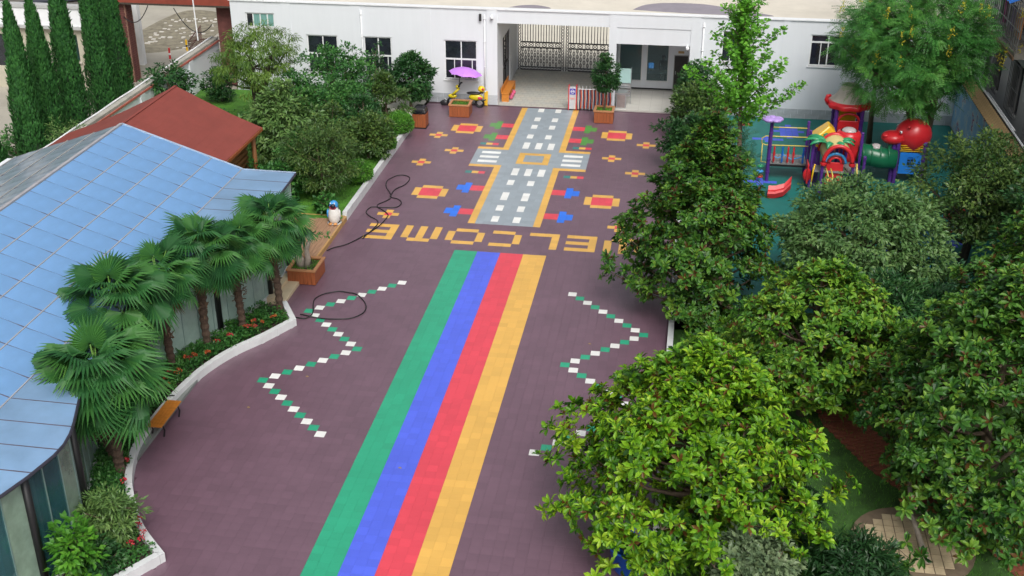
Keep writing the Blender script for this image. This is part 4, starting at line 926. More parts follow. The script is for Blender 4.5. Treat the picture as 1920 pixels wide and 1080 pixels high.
# ================================================================= RIGHT SIDE: MURAL WALL AND APARTMENT
mw = thing('mural_wall', 'blue painted mural wall with a tiled coping along the right of the playground', 'wall', (19.3, 10, 0))
mm = mat('mural_paint', (.22, .42, .62), .7, .1, 1)
nt = mm.node_tree; N_ = nt.nodes; L_ = nt.links
tc = N_.new('ShaderNodeTexCoord'); nz = N_.new('ShaderNodeTexNoise'); nz.inputs['Scale'].default_value = 1.4; nz.inputs['Detail'].default_value = 3; L_.new(tc.outputs['Object'], nz.inputs['Vector'])
rp = N_.new('ShaderNodeValToRGB'); rp.color_ramp.interpolation = 'CONSTANT'
for k, (p, c) in enumerate(((0, (.24, .45, .66)), (.5, (.33, .52, .66)), (.58, (.48, .56, .60)), (.635, (.30, .05, .16)), (.67, (.22, .42, .62)))):
    e = rp.color_ramp.elements[k] if k < 2 else rp.color_ramp.elements.new(p); e.position = p; e.color = (*c, 1)
L_.new(nz.outputs[0], rp.inputs[0]); L_.new(rp.outputs[0], N_['Principled BSDF'].inputs['Base Color'])
MB().box(19.25, 19.42, -1, 18.1, 0, 2.35).build('painted_face', mm, mw)
MB().add([(19.0, -1, 2.34), (19.34, -1, 2.62), (19.66, -1, 2.36), (19.0, 18.1, 2.34), (19.34, 18.1, 2.62), (19.66, 18.1, 2.36)], [(0, 1, 4, 3), (1, 2, 5, 4), (0, 2, 1), (3, 4, 5), (0, 3, 5, 2)]).build('coping_bed', M_barkd, mw)
ct_ = MB().add([(0, -.12, 0), (.34, -.12, .28), (.34, .12, .28), (0, .12, 0), (.0, 0, .045), (.34, 0, .325)], [(0, 1, 5, 4), (4, 5, 2, 3)]).mesh('coping_tile', [mat('tan_roof_tile', (.36, .25, .12), .8, .25, 5, .2, 30)])
for k in range(78): link('coping_tile', ct_, mw, (19.0-19.3, -.85+k*.243-10, 2.345))
MB().tube([(19.4, y, 2.72) for y in np.linspace(7.5, 15, 8)], .035, 8).tube([(19.5, y, 2.70) for y in np.linspace(9.5, 14, 6)], .03, 8).build('pipe', M_trim, mw, smooth=True)
ap = thing('apartment_block', 'white apartment block with a caged balcony at the right edge', 'building', (21, 12, 0))
aw = MB(); ah = [(13.0, 14.6, 2.0, 3.9), (9.6, 11.4, 1.6, 3.4), (12.9, 17.6, 4.9, 6.6), (16.2, 17.4, 2.0, 3.9)]
grid_wall(aw, -2, 26, 0, 12, 20.4, 20.6, ah, 'x'); aw.build('facade', mat('apartment_render', (.60, .60, .58), .8, .08, 1, stains=.3), ap)
MB().box(20.6, 32, -2, -1.8, 0, 12).box(20.6, 32, 25.8, 26, 0, 12).build('side_wall', MATS['apartment_render'], ap); MB().box(20.4, 32, -2, 26, 12, 12.2).build('roof', M_conc, ap)
for a, b, z0, z1 in ah[:2]+ah[3:]:
    wo = MB().box(20.52, 20.54, a, b, z0, z1).build('window', M_dglass, ap)
    MB().box(20.46, 20.52, a, a+.06, z0, z1).box(20.46, 20.52, b-.06, b, z0, z1).box(20.46, 20.52, (a+b)/2-.03, (a+b)/2+.03, z0, z1).build('frame', mat('grey_frame2', (.3, .3, .29), .5), wo)
    for y in np.linspace(a, b, 9): MB().bar((20.3, y, z0), (20.3, y, z1), .022).build('security_bar', mat('grey_iron', (.22, .22, .22), .5), wo)
    for z in (z0, (z0+z1)/2, z1): MB().bar((20.3, a, z), (20.3, b, z), .025).build('security_rail', MATS['grey_iron'], wo)
bl = MB().box(19.65, 20.4, 11.9, 18.0, 4.55, 4.75).build('balcony', mat('stained_concrete', (.33, .30, .26), .85, .2, 2, stains=.4), ap)
MB().box(19.6, 19.65, 11.9, 18.0, 4.5, 4.62).build('balcony_lip', mat('rust_lip', (.25, .14, .08), .8), bl)
for y in np.arange(11.95, 18.0, .3): MB().bar((19.7, y, 4.75), (19.7, y, 6.5), .03).build('cage_bar', MATS['grey_iron'], bl)
for z in (4.9, 5.5, 6.1, 6.5): MB().bar((19.7, 11.95, z), (19.7, 17.95, z), .035).build('cage_rail', MATS['grey_iron'], bl)
for y in (11.95, 12.0): MB().bar((19.7, y, 6.5), (20.4, y, 6.5), .03).build('cage_rail', MATS['grey_iron'], bl)
MB().box(20.55, 20.58, 12.9, 17.6, 4.9, 6.6).build('balcony_window', M_dglass, bl)
aw_ = thing('blue_awning', 'bright blue sheet awning over the caged balcony', 'awning', (19.6, 14.2, 6.6))
NA = 12
for k in range(NA):
    y0 = 12.2+k*.42; MB().add([(20.4, y0, 6.95), (19.25, y0, 6.45), (19.25, y0+.41, 6.45), (20.4, y0+.41, 6.95), (20.4, y0+.2, 7.0), (19.25, y0+.2, 6.5)], [(0, 1, 5, 4), (4, 5, 2, 3)]).build('sheet', mat('bright_blue_sheet', (.02, .19, .72), .4, .08, 1), aw_)
for y in (12.3, 14.6, 17): MB().bar((20.4, y, 6.3), (19.3, y, 6.42), .03).build('strut', MATS['grey_iron'], aw_)
for k, (y, c, n_) in enumerate(((12.5, (.55, .26, .12), 'tan towel hanging at the near end of the caged balcony'), (12.95, (.48, .25, .14), 'brown cloth hanging beside the tan towel on the balcony'), (13.7, (.28, .20, .36), 'mauve shirt hanging in the caged balcony'), (14.4, (.52, .50, .52), 'grey white shirt hanging in the caged balcony'), (15.0, (.52, .08, .28), 'pink shirt hanging in the caged balcony'), (15.6, (.20, .45, .22), 'pale green cloth hanging in the caged balcony'), (16.6, (.55, .58, .6), 'white cloth hanging at the far end of the caged balcony'))):
    c_ = thing('hanging_laundry', n_, 'laundry', (19.85, y, 6.0), 'laundry on the balcony')
    V = []
    for i, t in enumerate(np.linspace(0, 1, 9)):
        for z in (6.05, 5.6, 5.15): V.append((19.85+.04*math.sin(t*11+z), y-.2+.4*t, z))
    F = [(i*3+j, i*3+j+1, (i+1)*3+j+1, (i+1)*3+j) for i in range(8) for j in range(2)]
    o = MB().add(V, F).build('cloth', mat('laundry_%d' % k, c, .85, .15, 3), c_); md = o.modifiers.new('thick', 'SOLIDIFY'); md.thickness = .015
    MB().tube([(19.85, y-.2, 6.07), (19.85, y, 6.14), (19.85, y+.2, 6.07)], .008, 5).build('hanger', M_steel, c_)
brf = thing('blue_shed_roof', 'bright blue sheet roof on the flat gatehouse roof at the top right', 'roof', (15, 23.2, 4.2))
for k in range(10): MB().box(13.2+k*.52, 13.7+k*.52, 22.55, 24.1, 4.55, 4.6).build('sheet', MATS['bright_blue_sheet'], brf)
for X in (13.3, 15.8, 18.2): MB().box(X, X+.08, 23.9, 24.0, 4.2, 4.55).box(X, X+.08, 22.7, 22.8, 4.2, 4.55).build('leg', M_steel, brf)

# ================================================================= PLAYGROUND CLIMBING FRAME
pg_ = thing('climbing_frame', 'plastic playground climbing frame with red tower roof, tubes and slides', 'climbing frame', (13.7, 11, .02))
def post(x, y, z1, m=P_purple, r_=.05, z0=.02, cap=True):
    o = MB().tube([(x, y, z0), (x, y, z1)], r_, 12).build('post', m, pg_, smooth=False)
    b = MB()
    for z in np.arange(z0+.35, z1, .5): b.tube([(x, y, z-.03), (x, y, z+.03)], r_*1.25, 12)
    b.build('collar', m, o)
    if cap: MB().ell((x, y, z1), (r_*1.2, r_*1.2, r_*.9), 10, 6).build('cap', m, o, smooth=True)
# flower-topped post and bridge
post(11.37, 10.45, 2.28, r_=.065)
for k in range(5):
    a = 2*math.pi*k/5+.3
    MB().ell((11.37+.21*math.cos(a), 10.45+.2*math.sin(a), 2.40-.02*math.sin(a)), (.21, .19, .10), 14, 8, lambda d: 1-.12*max(0, d[2])).build('petal', P_lilac, pg_, smooth=True)
MB().ell((11.37, 10.45, 2.46), (.12, .12, .08), 12, 8).build('flower_centre', P_lilac, pg_, smooth=True)
for (x, y, h) in ((12.78, 10.5, 2.0), (12.78, 11.55, 2.0), (11.42, 11.55, 1.4)): post(x, y, h)
for k in range(11): MB().box(11.44+k*.12, 11.55+k*.12, 10.52, 11.5, .66, .72).build('deck_plank', P_grey, pg_)
MB().box(11.42, 12.76, 10.50, 10.53, .58, .66).box(11.42, 12.76, 11.49, 11.52, .58, .66).build('deck_beam', M_black, pg_)
def rail(P_, r_=.02, m=P_yel, nm='handrail'): return MB().tube([tuple(p) for p in P_], r_, 8).build(nm, m, pg_, smooth=True)
M_yrail = mat('yellow_rail_paint', (.62, .50, .10), .4)
rail([(12.75, 10.48, 1.76), (11.2, 10.48, 1.74), (11.07, 10.48, 1.66), (11.07, 10.48, 1.46), (11.2, 10.48, 1.40), (12.75, 10.48, 1.42)], m=M_yrail); rail([(11.1, 10.48, 1.43), (11.1, 10.48, .75), (11.3, 10.48, .72)], m=M_yrail)
rail([(12.75, 11.53, 1.76), (11.42, 11.53, 1.74)], m=M_yrail)
for k, (x, m) in enumerate(((11.55, P_red), (11.85, P_blue), (12.05, P_red), (12.25, P_red), (12.6, P_blue))):
    MB().lathe([(.01, .72), (.045, .8), (.025, .95), (.05, 1.08), (.025, 1.2), (.04, 1.3), (.01, 1.38)], (x, 10.5, 0), 8).build('baluster', m, pg_, smooth=True)
rail([(11.5, 10.55, 1.0), (11.7, 10.55, .88), (11.9, 10.55, 1.02), (12.2, 10.55, .86), (12.6, 10.55, .98)], .022, P_lblue, 'rope_rail')
for z, m in ((.24, P_red), (.44, P_lblue), (.64, P_green)): MB().lathe([(.0, z-.04), (.10, z-.04), (.13, z), (.10, z+.04), (0, z+.04)], (11.09, 10.3, 0), 14).build('spinner_disc', m, pg_, smooth=True)
MB().tube([(11.09, 10.3, .02), (11.09, 10.3, .72)], .02, 8).build('spinner_pole', P_green, pg_)
# main tower with bent red roof
for (x, y) in ((13.84, 12.4), (14.78, 12.4), (13.84, 13.35), (14.78, 13.35)): post(x, y, 2.35, r_=.075)
MB().box(13.8, 14.8, 12.4, 13.35, 1.1, 1.16).build('platform', P_grey, pg_)
wv = lambda a, z: 1+(.05*math.sin(a*9) if z < 2.42 else 0)
MB().lathe([(.80, 2.28), (.86, 2.40), (.82, 2.48), (.70, 2.52)], (14.3, 12.9, 0), 54, wob=wv).build('roof_rim', P_red, pg_, smooth=True)
MB().lathe([(.72, 2.50), (.50, 2.72), (.33, 3.02), (.26, 3.12), (0, 3.14)], (14.3, 12.9, 0), 28).build('roof_cone', mat('weathered_grey_plastic', (.42, .39, .33), .6, .12, 3, stains=.3), pg_, smooth=True)
MB().tube([(13.5, 12.62, 2.44), (13.42, 12.58, 2.58), (13.46, 12.58, 2.72), (13.58, 12.6, 2.74)], [.07, .075, .07, .05], 10).build('roof_curl', P_red, pg_, smooth=True)
MB().box(13.92, 14.70, 12.36, 12.42, 1.16, 1.85).build('tower_panel', P_red, pg_, bevel=.02)
MB().tube([(14.31+.38*math.cos(a), 12.39, 1.82+.3*math.sin(a)) for a in np.linspace(0, math.pi, 13)], .05, 8).build('panel_arch', P_red, pg_, smooth=True)
MB().box(13.95, 14.68, 13.30, 13.36, 1.16, 2.15).build('tower_panel', P_yel, pg_)
# yellow sloped slide hood, red drum tube with clear dome
MB().add([(12.9, 10.9, 1.55), (13.5, 11.2, 2.02), (13.78, 11.2, 1.72), (13.3, 10.9, 1.40), (12.9, 11.8, 1.55), (13.5, 11.8, 2.02), (13.78, 11.8, 1.72), (13.3, 11.8, 1.40)], [(0, 3, 2, 1), (4, 5, 6, 7), (0, 1, 5, 4), (1, 2, 6, 5), (2, 3, 7, 6), (3, 0, 4, 7)]).build('slide_hood', P_yel, pg_, bevel=.06)
MB().lathe([(.38, .8), (.44, .85), (.44, 1.2), (.40, 1.3), (.46, 1.45), (.46, 1.72), (.40, 1.85), (.30, 1.9)], (14.2, 11.1, 0), 26).build('drum_tube', P_red, pg_, smooth=True)
MB().ell((14.2, 11.1, 1.88), (.27, .27, .14), 18, 8).build('clear_dome', mat('smoky_clear_plastic', (.46, .42, .42), .12, .1, 2), pg_, smooth=True)
# arch tube over the entrance (two red arches with a yellow barrel between)
def arch(cx, y, z, R, r_, m, nm, dx_=0.0, n=17, sz=1.0):
    return MB().tube([(cx+dx_+R*math.cos(a), y, z+R*sz*math.sin(a)) for a in np.linspace(0, math.pi, n)], r_, 10).build(nm, m, pg_, smooth=True)
arch(13.72, 9.4, 1.22, .5, .075, P_red, 'arch', sz=1.25); arch(13.62, 10.2, 1.38, .5, .075, P_red, 'arch', sz=1.3)
V = []
for t in np.linspace(0, 1, 6):
    for a in np.linspace(.12, math.pi-.12, 15): V.append((13.72-.1*t+.49*math.cos(a), 9.4+.8*t, 1.22+.16*t+.63*math.sin(a)))
o = MB().add(V, [(i*15+j, i*15+j+1, (i+1)*15+j+1, (i+1)*15+j) for i in range(5) for j in range(14)]).build('barrel_roof', P_cream, pg_, smooth=True); md = o.modifiers.new('thick', 'SOLIDIFY'); md.thickness = .04
for sx in (-1, 1):
    MB().lathe([(.10, -.06), (.12, 0), (.10, .06)], (13.72+sx*.5, 9.4, 1.18), 12).build('arch_foot', P_red, pg_, smooth=True)
for (x, y, h) in ((13.2, 9.42, 1.2), (14.26, 9.42, 1.2), (12.86, 9.9, 1.75), (13.0, 10.2, 1.5), (13.12, 10.22, 1.5), (14.52, 9.9, 2.2), (14.66, 9.6, 1.42), (13.8, 10.6, 1.55), (13.95, 10.6, 1.55), (14.12, 10.6, 1.4)): post(x, y, h, r_=.055)
for (x, y, z) in ((13.02, 10.2, 1.55), (13.86, 10.58, 1.62)): MB().ell((x, y, z), (.06, .06, .07), 10, 7).build('yellow_knob', P_yel, pg_, smooth=True)
MB().box(12.9, 14.5, 9.55, 10.6, .78, .84).build('platform', P_grey, pg_)
arch(13.66, 9.6, 1.14, .36, .05, P_lblue, 'panel_arch'); MB().box(13.36, 13.96, 9.62, 9.66, .3, 1.16).build('entrance_panel', P_red, pg_, bevel=.02)
for q_, c in ((.28, mat('maroon_plastic', (.2, .03, .04), .4)), (.20, P_red)): arch(13.66, 9.62+.0, 1.14, q_, .04, c, 'panel_arch')
V = []
for sx in (13.34, 13.5): rail([(sx, 9.4, 1.0), (sx+.06, 9.1, .85), (sx+.05, 8.85, .35), (sx+.05, 8.8, .03)], .025, M_yrail)
for k in range(4): MB().box(13.36, 13.56, 9.3-k*.13, 9.4-k*.13, .62-k*.16, .66-k*.16).build('ladder_step', P_yel, pg_)
MB().box(12.72, 12.78, 9.7, 10.3, .25, 1.0).build('climb_panel', P_red, pg_, bevel=.02); MB().ell((12.75, 9.85, .55), (.16, .08, .25), 12, 8).build('climb_wall', P_red, pg_, smooth=True)
rail([(12.95, 9.5, 1.1), (12.9, 9.4, .9), (12.86, 9.35, .3)], .03, P_yel, 'climb_pole'); rail([(14.4, 9.5, 1.2), (14.42, 9.35, .8), (14.42, 9.3, .3)], .03, M_yrail)
# palm-leaf canopy
for k, (a, L2) in enumerate(((2.6, .75), (3.1, .8), (3.6, .7), (.2, .65), (-.3, .6), (4.4, .55), (5.3, .5), (1.9, .55))):
    d = np.array((math.cos(a), math.sin(a))); P0 = np.array((13.5, 9.95)); V = []
    for t in np.linspace(0, 1, 6):
        w_ = .16*math.sin(math.pi*(.12+.88*t))**.7*(1-.3*t); c_ = P0+d*(.2+L2*t); n2 = np.array((-d[1], d[0])); z = 1.80+.22*math.sin(t*2.2)-.18*t*t
        V += [(*(c_+n2*w_), z-.03), (*c_, z+.03), (*(c_-n2*w_), z-.03)]
    o = MB().add(V, [(i*3+j, i*3+j+1, (i+1)*3+j+1, (i+1)*3+j) for i in range(5) for j in range(2)]).build('plastic_leaf', P_green, pg_, smooth=True); md = o.modifiers.new('thick', 'SOLIDIFY'); md.thickness = .03
# green crawl tunnel to the animal-roofed tower
MB().tube([(14.6, 11.0, 1.1), (15.0, 10.95, 1.05), (15.4, 10.9, .98), (15.95, 10.9, .95)], [.36, .38, .38, .36], 20).build('crawl_tunnel', P_dgreen, pg_, smooth=True)
t_ = MB()
for x in (14.75, 15.05, 15.35, 15.65): t_.tube([(x-.03, 10.95, 1.05), (x+.03, 10.95, 1.05)], .41, 20)
t_.build('tunnel_rings', P_dgreen, pg_, smooth=True); MB().ell((15.2, 10.93, 1.38), (.2, .2, .12), 14, 7).build('clear_dome', MATS['smoky_clear_plastic'], pg_, smooth=True)
for (x, y) in ((15.98, 10.9), (16.92, 10.9), (15.98, 11.8), (16.92, 11.8), (15.85, 10.95)): post(x, y, 1.6, r_=.07)
MB().box(15.98, 16.92, 10.9, 11.8, .42, .48).build('platform', P_grey, pg_)
for k in range(6): MB().box(16.08, 16.84, 10.86, 10.90, .42+k*.135, .55+k*.135).build('blue_board', P_lblue if False else mat('panel_blue', (.02, .20, .68), .4, .06, 2), pg_)
MB().box(16.36, 16.56, 10.845, 10.86, .78, .98).build('window_opening', M_dglass, pg_); MB().tube([(16.46+.1*math.cos(a), 10.85, .98+.1*math.sin(a)) for a in np.linspace(0, math.pi, 9)], .02, 6).bar((16.46, 10.84, .78), (16.46, 10.84, 1.06), .02).bar((16.36, 10.84, .9), (16.56, 10.84, .9), .02).build('window_frame', P_blue, pg_)
for k in range(4): rail([(16.02, 10.9, 1.28+k*.07), (16.88, 10.9, 1.28+k*.07)], .018, P_yel, 'rail_bar')
# hippo-shaped roof
hp = MB().ell((16.52, 11.35, 1.76), (.66, .60, .62), 24, 14, lambda d: 1+(.06*math.sin(7*math.atan2(d[1], d[0])) if d[2] < -.2 else 0)).build('animal_roof', P_red, pg_, smooth=True, label='red animal-head roof of the right tower')
MB().ell((15.80, 11.15, 1.70), (.44, .42, .25), 18, 10).build('snout', P_red, hp, smooth=True); MB().ell((15.50, 10.95, 1.82), (.13, .1, .07), 12, 8).build('nostril', P_red, hp, smooth=True)
for y in (10.85, 11.6): MB().ell((15.99, y, 2.0), (.05, .045, .055), 12, 8).build('eye', M_trim, hp, smooth=True); MB().ell((15.965, y-.035, 2.0), (.025, .025, .028), 8, 6).build('pupil', M_black, hp, smooth=True); MB().ell((16.25, y, 2.20), (.06, .06, .07), 10, 7).build('ear', P_red, hp, smooth=True)
# low red slide end in front
sl = MB()
prof = [(-.34, .22), (-.30, .30), (-.22, .16), (0, .10), (.22, .16), (.30, .30), (.34, .22), (.25, .02), (-.25, .02)]
V = []; Pp = [(12.15, 9.1, .34), (12.02, 9.05, .2), (11.9, 9.0, .08), (11.6, 8.95, .0), (11.35, 8.92, .0)]
for p in Pp:
    for o_, z in prof: V.append((p[0]+.1*o_, p[1]+o_, p[2]+z))
n = len(prof); F = [(i*n+k, (i+1)*n+k, (i+1)*n+(k+1) % n, i*n+(k+1) % n) for i in range(len(Pp)-1) for k in range(n)]+[tuple(range(n))[::-1], tuple((len(Pp)-1)*n+k for k in range(n))]
sl.add(V, F).build('slide', P_red, pg_, smooth=False)
# blue slide seen under the right trees
bs = thing('small_slide', 'small blue plastic slide half hidden under the right-hand trees of the playground', 'slide', (15.9, 4.4, .02))
V = []; Pp = [(16.0, 5.4, 1.0), (15.95, 4.9, .8), (15.9, 4.3, .4), (15.9, 3.8, .16), (15.9, 3.4, .12)]
for p in Pp:
    for o_, z in ((-.28, .2), (-.25, .2), (-.2, .03), (.2, .03), (.25, .2), (.28, .2), (.24, -.04), (-.24, -.04)): V.append((p[0]+o_, p[1], p[2]+z))
MB().add(V, [(i*8+k, (i+1)*8+k, (i+1)*8+(k+1) % 8, i*8+(k+1) % 8) for i in range(4) for k in range(8)]+[tuple(range(8))[::-1], tuple(32+k for k in range(8))]).build('chute', P_lblue, bs)
for sx in (-.24, .24): MB().bar((16.0+sx, 5.45, .02), (16.0+sx, 5.45, 1.5), .06).build('ladder_rail', P_lblue, bs)
for k in range(4): MB().bar((15.76, 5.45, .25+k*.22), (16.24, 5.45, .25+k*.22), .05).build('rung', P_yel, bs)
rr = thing('spring_rider', 'small red spring rider on the green playground floor under the right trees', 'spring rider', (17.3, 6.6, .02))
MB().ell((17.3, 6.6, .55), (.32, .12, .14), 14, 8).build('body', P_red, rr, smooth=True); MB().ell((17.58, 6.6, .72), (.11, .09, .12), 12, 8).build('head', P_red, rr, smooth=True)
MB().tube([(17.3+.09*math.cos(a), 6.6+.09*math.sin(a), .03+a*.0125) for a in np.linspace(0, 10*math.pi, 70)], .018, 6).build('spring', M_steel, rr); MB().bar((17.5, 6.42, .70), (17.5, 6.78, .70), .03).build('handle', P_yel, rr)
# blue tub under the front magnolia
bt = thing('blue_tub', 'large blue plastic tub on the court edge under the front magnolia', 'tub', (7.82, -12.3, 0))
MB().lathe([(.0, 0), (.40, 0), (.42, .03), (.52, .58), (.55, .60), (.55, .64), (.50, .64), (.48, .56), (0, .52)], (7.82, -12.3, .0), 30).build('tub_wall', plastic('tub_blue', (.015, .12, .60), .3), bt, smooth=True)
MB().lathe([(0, .545), (.47, .545)], (7.82, -12.3, .0), 24).build('soil', M_soil, bt)
bo = thing('boulder', 'pale boulder at the foot of the bushy tree by the playground', 'boulder', (13.05, .1, .1))
MB().ell((13.05, .1, .22), (.4, .28, .24), 14, 9, lambda d: 1+.13*math.sin(4*d[0]+2*d[1])+.08*math.sin(9*d[1]+5*d[2])).build('rock', mat('pale_rock', (.46, .42, .36), .9, .15, 4, .4, 12), bo)
MB().ell((12.8, -.1, .14), (.2, .16, .12), 10, 7, lambda d: 1+.13*math.sin(5*d[0]+3*d[1])).build('chip', MATS['pale_rock'], bo)
# ================================================================= VEGETATION
def nrm(a): return a/(np.linalg.norm(a, axis=-1, keepdims=True)+1e-9)
def frame(d, up):
    d = nrm(d); n = up-d*np.sum(up*d, -1, keepdims=True); n = nrm(n); return d, np.cross(n, d), n
def bake(T, F, pos, d, s, n, size, tvar=None, var=None):
    """copy template (T verts, F faces or list of faces) into every frame"""
    N = len(pos); k = len(T); size = np.broadcast_to(np.asarray(size, float), (N,))
    V = pos[:, None]+size[:, None, None]*(T[None, :, 0, None]*d[:, None]+T[None, :, 1, None]*s[:, None]+T[None, :, 2, None]*n[:, None])
    Fs = [(f[None]+(np.arange(N)*k)[:, None, None]).reshape(-1, f.shape[1]) for f in (F if isinstance(F, list) else [F])]
    vv = np.repeat(var if var is not None else np.zeros(N), k)
    if tvar is not None: tv = np.tile(tvar, N); vv = np.where(tv > .9, tv, np.clip(tv+(vv-.5)*.55, 0, .78))
    return V.reshape(-1, 3), Fs, vv
def leaf_t(w, fold=.06, droop=.10):
    return np.array([(0, 0, 0), (.42, -w, fold), (1, 0, -droop), (.42, w, fold), (.5, 0, -.01)]), np.array([(0, 1, 4), (1, 2, 4), (2, 3, 4), (3, 0, 4)])
def leaf_r(w, fold=.05, droop=.12):
    T = np.array([(0, 0, 0), (.3, -w*.8, fold), (.7, -w, fold), (1, 0, -droop), (.7, w, fold), (.3, w*.8, fold), (.35, 0, -.01), (.7, 0, -.03)])
    return T, [np.array([(0, 1, 6), (0, 6, 5), (7, 2, 3), (7, 3, 4)]), np.array([(6, 1, 2, 7), (6, 7, 4, 5)])]
def pinnate(n=6, w=.13):
    T = []; F = []
    for i in range(n):
        x = .15+.8*i/(n-1); L = .34*(1-.35*abs(i/(n-1)-.4)); z = -.16*x*x
        for sgn in (-1, 1):
            b = len(T); T += [(x, 0, z), (x+.05, sgn*L*.5-sgn*.0, z+.02), (x+.14, sgn*L, z-.05), (x+.13, sgn*L*.45, z+.0)]
            F.append((b, b+1, b+2, b+3) if sgn < 0 else (b, b+3, b+2, b+1))
    return np.array(T), np.array(F)
def fan_t(): return np.array([(0, 0, 0), (.7, -.55, .05), (1, -.2, 0), (.85, 0, -.03), (1, .2, 0), (.7, .55, .05)]), [np.array([(0, 1, 2), (0, 2, 3), (0, 3, 4), (0, 4, 5)])]
LOBE = {}
def envelope(r_, c, rx, ry, rz, n, shape='round', lump=.28, shell=.38, seed=0):
    """clump centres spread through an uneven crown volume"""
    rg = np.random.default_rng(seed+11); K = 10; ld = nrm(rg.normal(size=(K, 3))); la = rg.uniform(-.6, 1, K)*lump
    u = nrm(r_.normal(size=(n, 3))); R = 1+(np.clip(u@ld.T, 0, 1)**6 @ la)
    rad = r_.uniform(shell**2, 1, n)**.5*R
    p = u*rad[:, None]
    if shape == 'cone':
        t = np.clip((p[:, 2]+1)/2, 0, 1); k = np.where(t < .25, .75+t, 1.12*(1-t)**.75+.06); p[:, 0] *= k/np.sqrt(np.clip(1-p[:, 2]**2*.6, .3, 1)); p[:, 1] *= k/np.sqrt(np.clip(1-p[:, 2]**2*.6, .3, 1))
    elif shape == 'ovate':
        t = (p[:, 2]+1)/2; k = np.interp(t, [0, .3, .6, 1], [.85, 1.1, .9, .35])*1.05; p[:, 0] *= k; p[:, 1] *= k
    elif shape == 'dome':
        p[:, 2] = np.where(p[:, 2] < 0, p[:, 2]*.7, p[:, 2])
    return p*np.array((rx, ry, rz))+np.array(c)
def limb_path(b, e, bend=.25, n=5):
    b = np.array(b, float); e = np.array(e, float); m = (b+e)/2+np.array((0, 0, -bend*np.linalg.norm(e[:2]-b[:2])))
    ts = np.linspace(0, 1, n); return [(1-t)**2*b+2*t*(1-t)*m+t*t*e for t in ts]
def trunk_and_limbs(mb, base, c, rz, pts, r0, nl, rg, top=.5, stems=1, spread=.25, low=.35):
    base = np.array(base, float); c = np.array(c, float); T_ = np.array((c[0], c[1], c[2]+rz*top)); ax = []
    for s_ in range(stems):
        off = np.array((math.cos(2.4*s_)*spread, math.sin(2.4*s_)*spread, 0)) if stems > 1 else np.zeros(3)
        P_ = [base+off*.25]
        for t in (.2, .45, .7, 1): P_.append(base+(T_-base)*t+off*t*2+np.append(rg.normal(0, .05, 2), 0))
        P_ = np.array(P_); mb.tube(P_, [r0*1.25, r0, r0*.8, r0*.55, r0*.12], 9); ax.append(P_)
    idx = rg.choice(len(pts), min(nl, len(pts)), replace=False)
    for i in idx:
        e = pts[i]; P_ = ax[i % stems]; h = np.clip(e[2]-.55*np.linalg.norm(e[:2]-c[:2]), base[2]+low*(c[2]-base[2]), T_[2]-.05)
        b = np.array([np.interp(h, P_[:, 2], P_[:, k]) for k in range(3)]); L = limb_path(b, e)
        rr = np.interp(h, P_[:, 2], [r0*1.25, r0, r0*.8, r0*.55, r0*.12])*.55
        mb.tube(L, np.linspace(max(rr, .012), .008, len(L)), 5, cap=False)
def leaf_cloud(name, parent, pts, c, tmpl, m, n_per, size, csz, rg, up=.8, droop=.15, out=.7, flat=.6, jit=.45, kind='stuff', vb=None):
    pts = np.asarray(pts); c = np.array(c); N = len(pts)*n_per
    off = rg.normal(size=(N, 3)); off = nrm(off)*(rg.uniform(0, 1, (N, 1))**.5)*csz*np.array((1, 1, flat)); cp = np.repeat(pts, n_per, 0); pos = cp+off
    o = nrm(pos-c); d = nrm(off)*.8+o*out+rg.normal(size=(N, 3))*jit; d[:, 2] -= droop
    nn = np.array((0, 0, up))+o*.45+rg.normal(size=(N, 3))*.35
    d, s_, n_ = frame(d, nn)
    cv = np.repeat(rg.uniform(0, 1, len(pts)), n_per)*.5+rg.uniform(0, 1, N)*.5
    if vb is not None: cv = np.clip(cv*.7+vb, 0, 1)
    V, F, vv = bake(tmpl[0], tmpl[1], pos, d, s_, n_, rg.uniform(.7, 1.2, N)*size, None, cv)
    o_ = org(parent); return tag(link(name, npmesh(name, V-o_, F, m, var=vv), parent), kind=kind)
seedc = [100]
def bushy(name, label, cat, base, c, rx, rz, leafm, tmpl, size, nclump, n_per, csz, shape='round', bark=None, r0=.06, nl=24, stems=1, group=None, ry=None, lump=.28, shell=.38, droop=.15, jit=.45, low=.3, up=.8, top=.5, spread=.25):
    seedc[0] += 1; rg = np.random.default_rng(seedc[0]); t = thing(name, label, cat, base, group)
    pts = envelope(rg, c, rx, ry or rx*.95, rz, nclump, shape, lump, shell, seedc[0]); pts[:, 2] = np.maximum(pts[:, 2], base[2]+.1)
    mb = MB(); trunk_and_limbs(mb, base, c, rz, pts, r0, nl, rg, stems=stems, low=low, top=top, spread=spread); mb.build('trunk', bark or M_bark, t, smooth=True)
    leaf_cloud('crown', t, pts, c, tmpl, leafm, n_per, size, csz, rg, droop=droop, jit=jit, up=up)
    return t
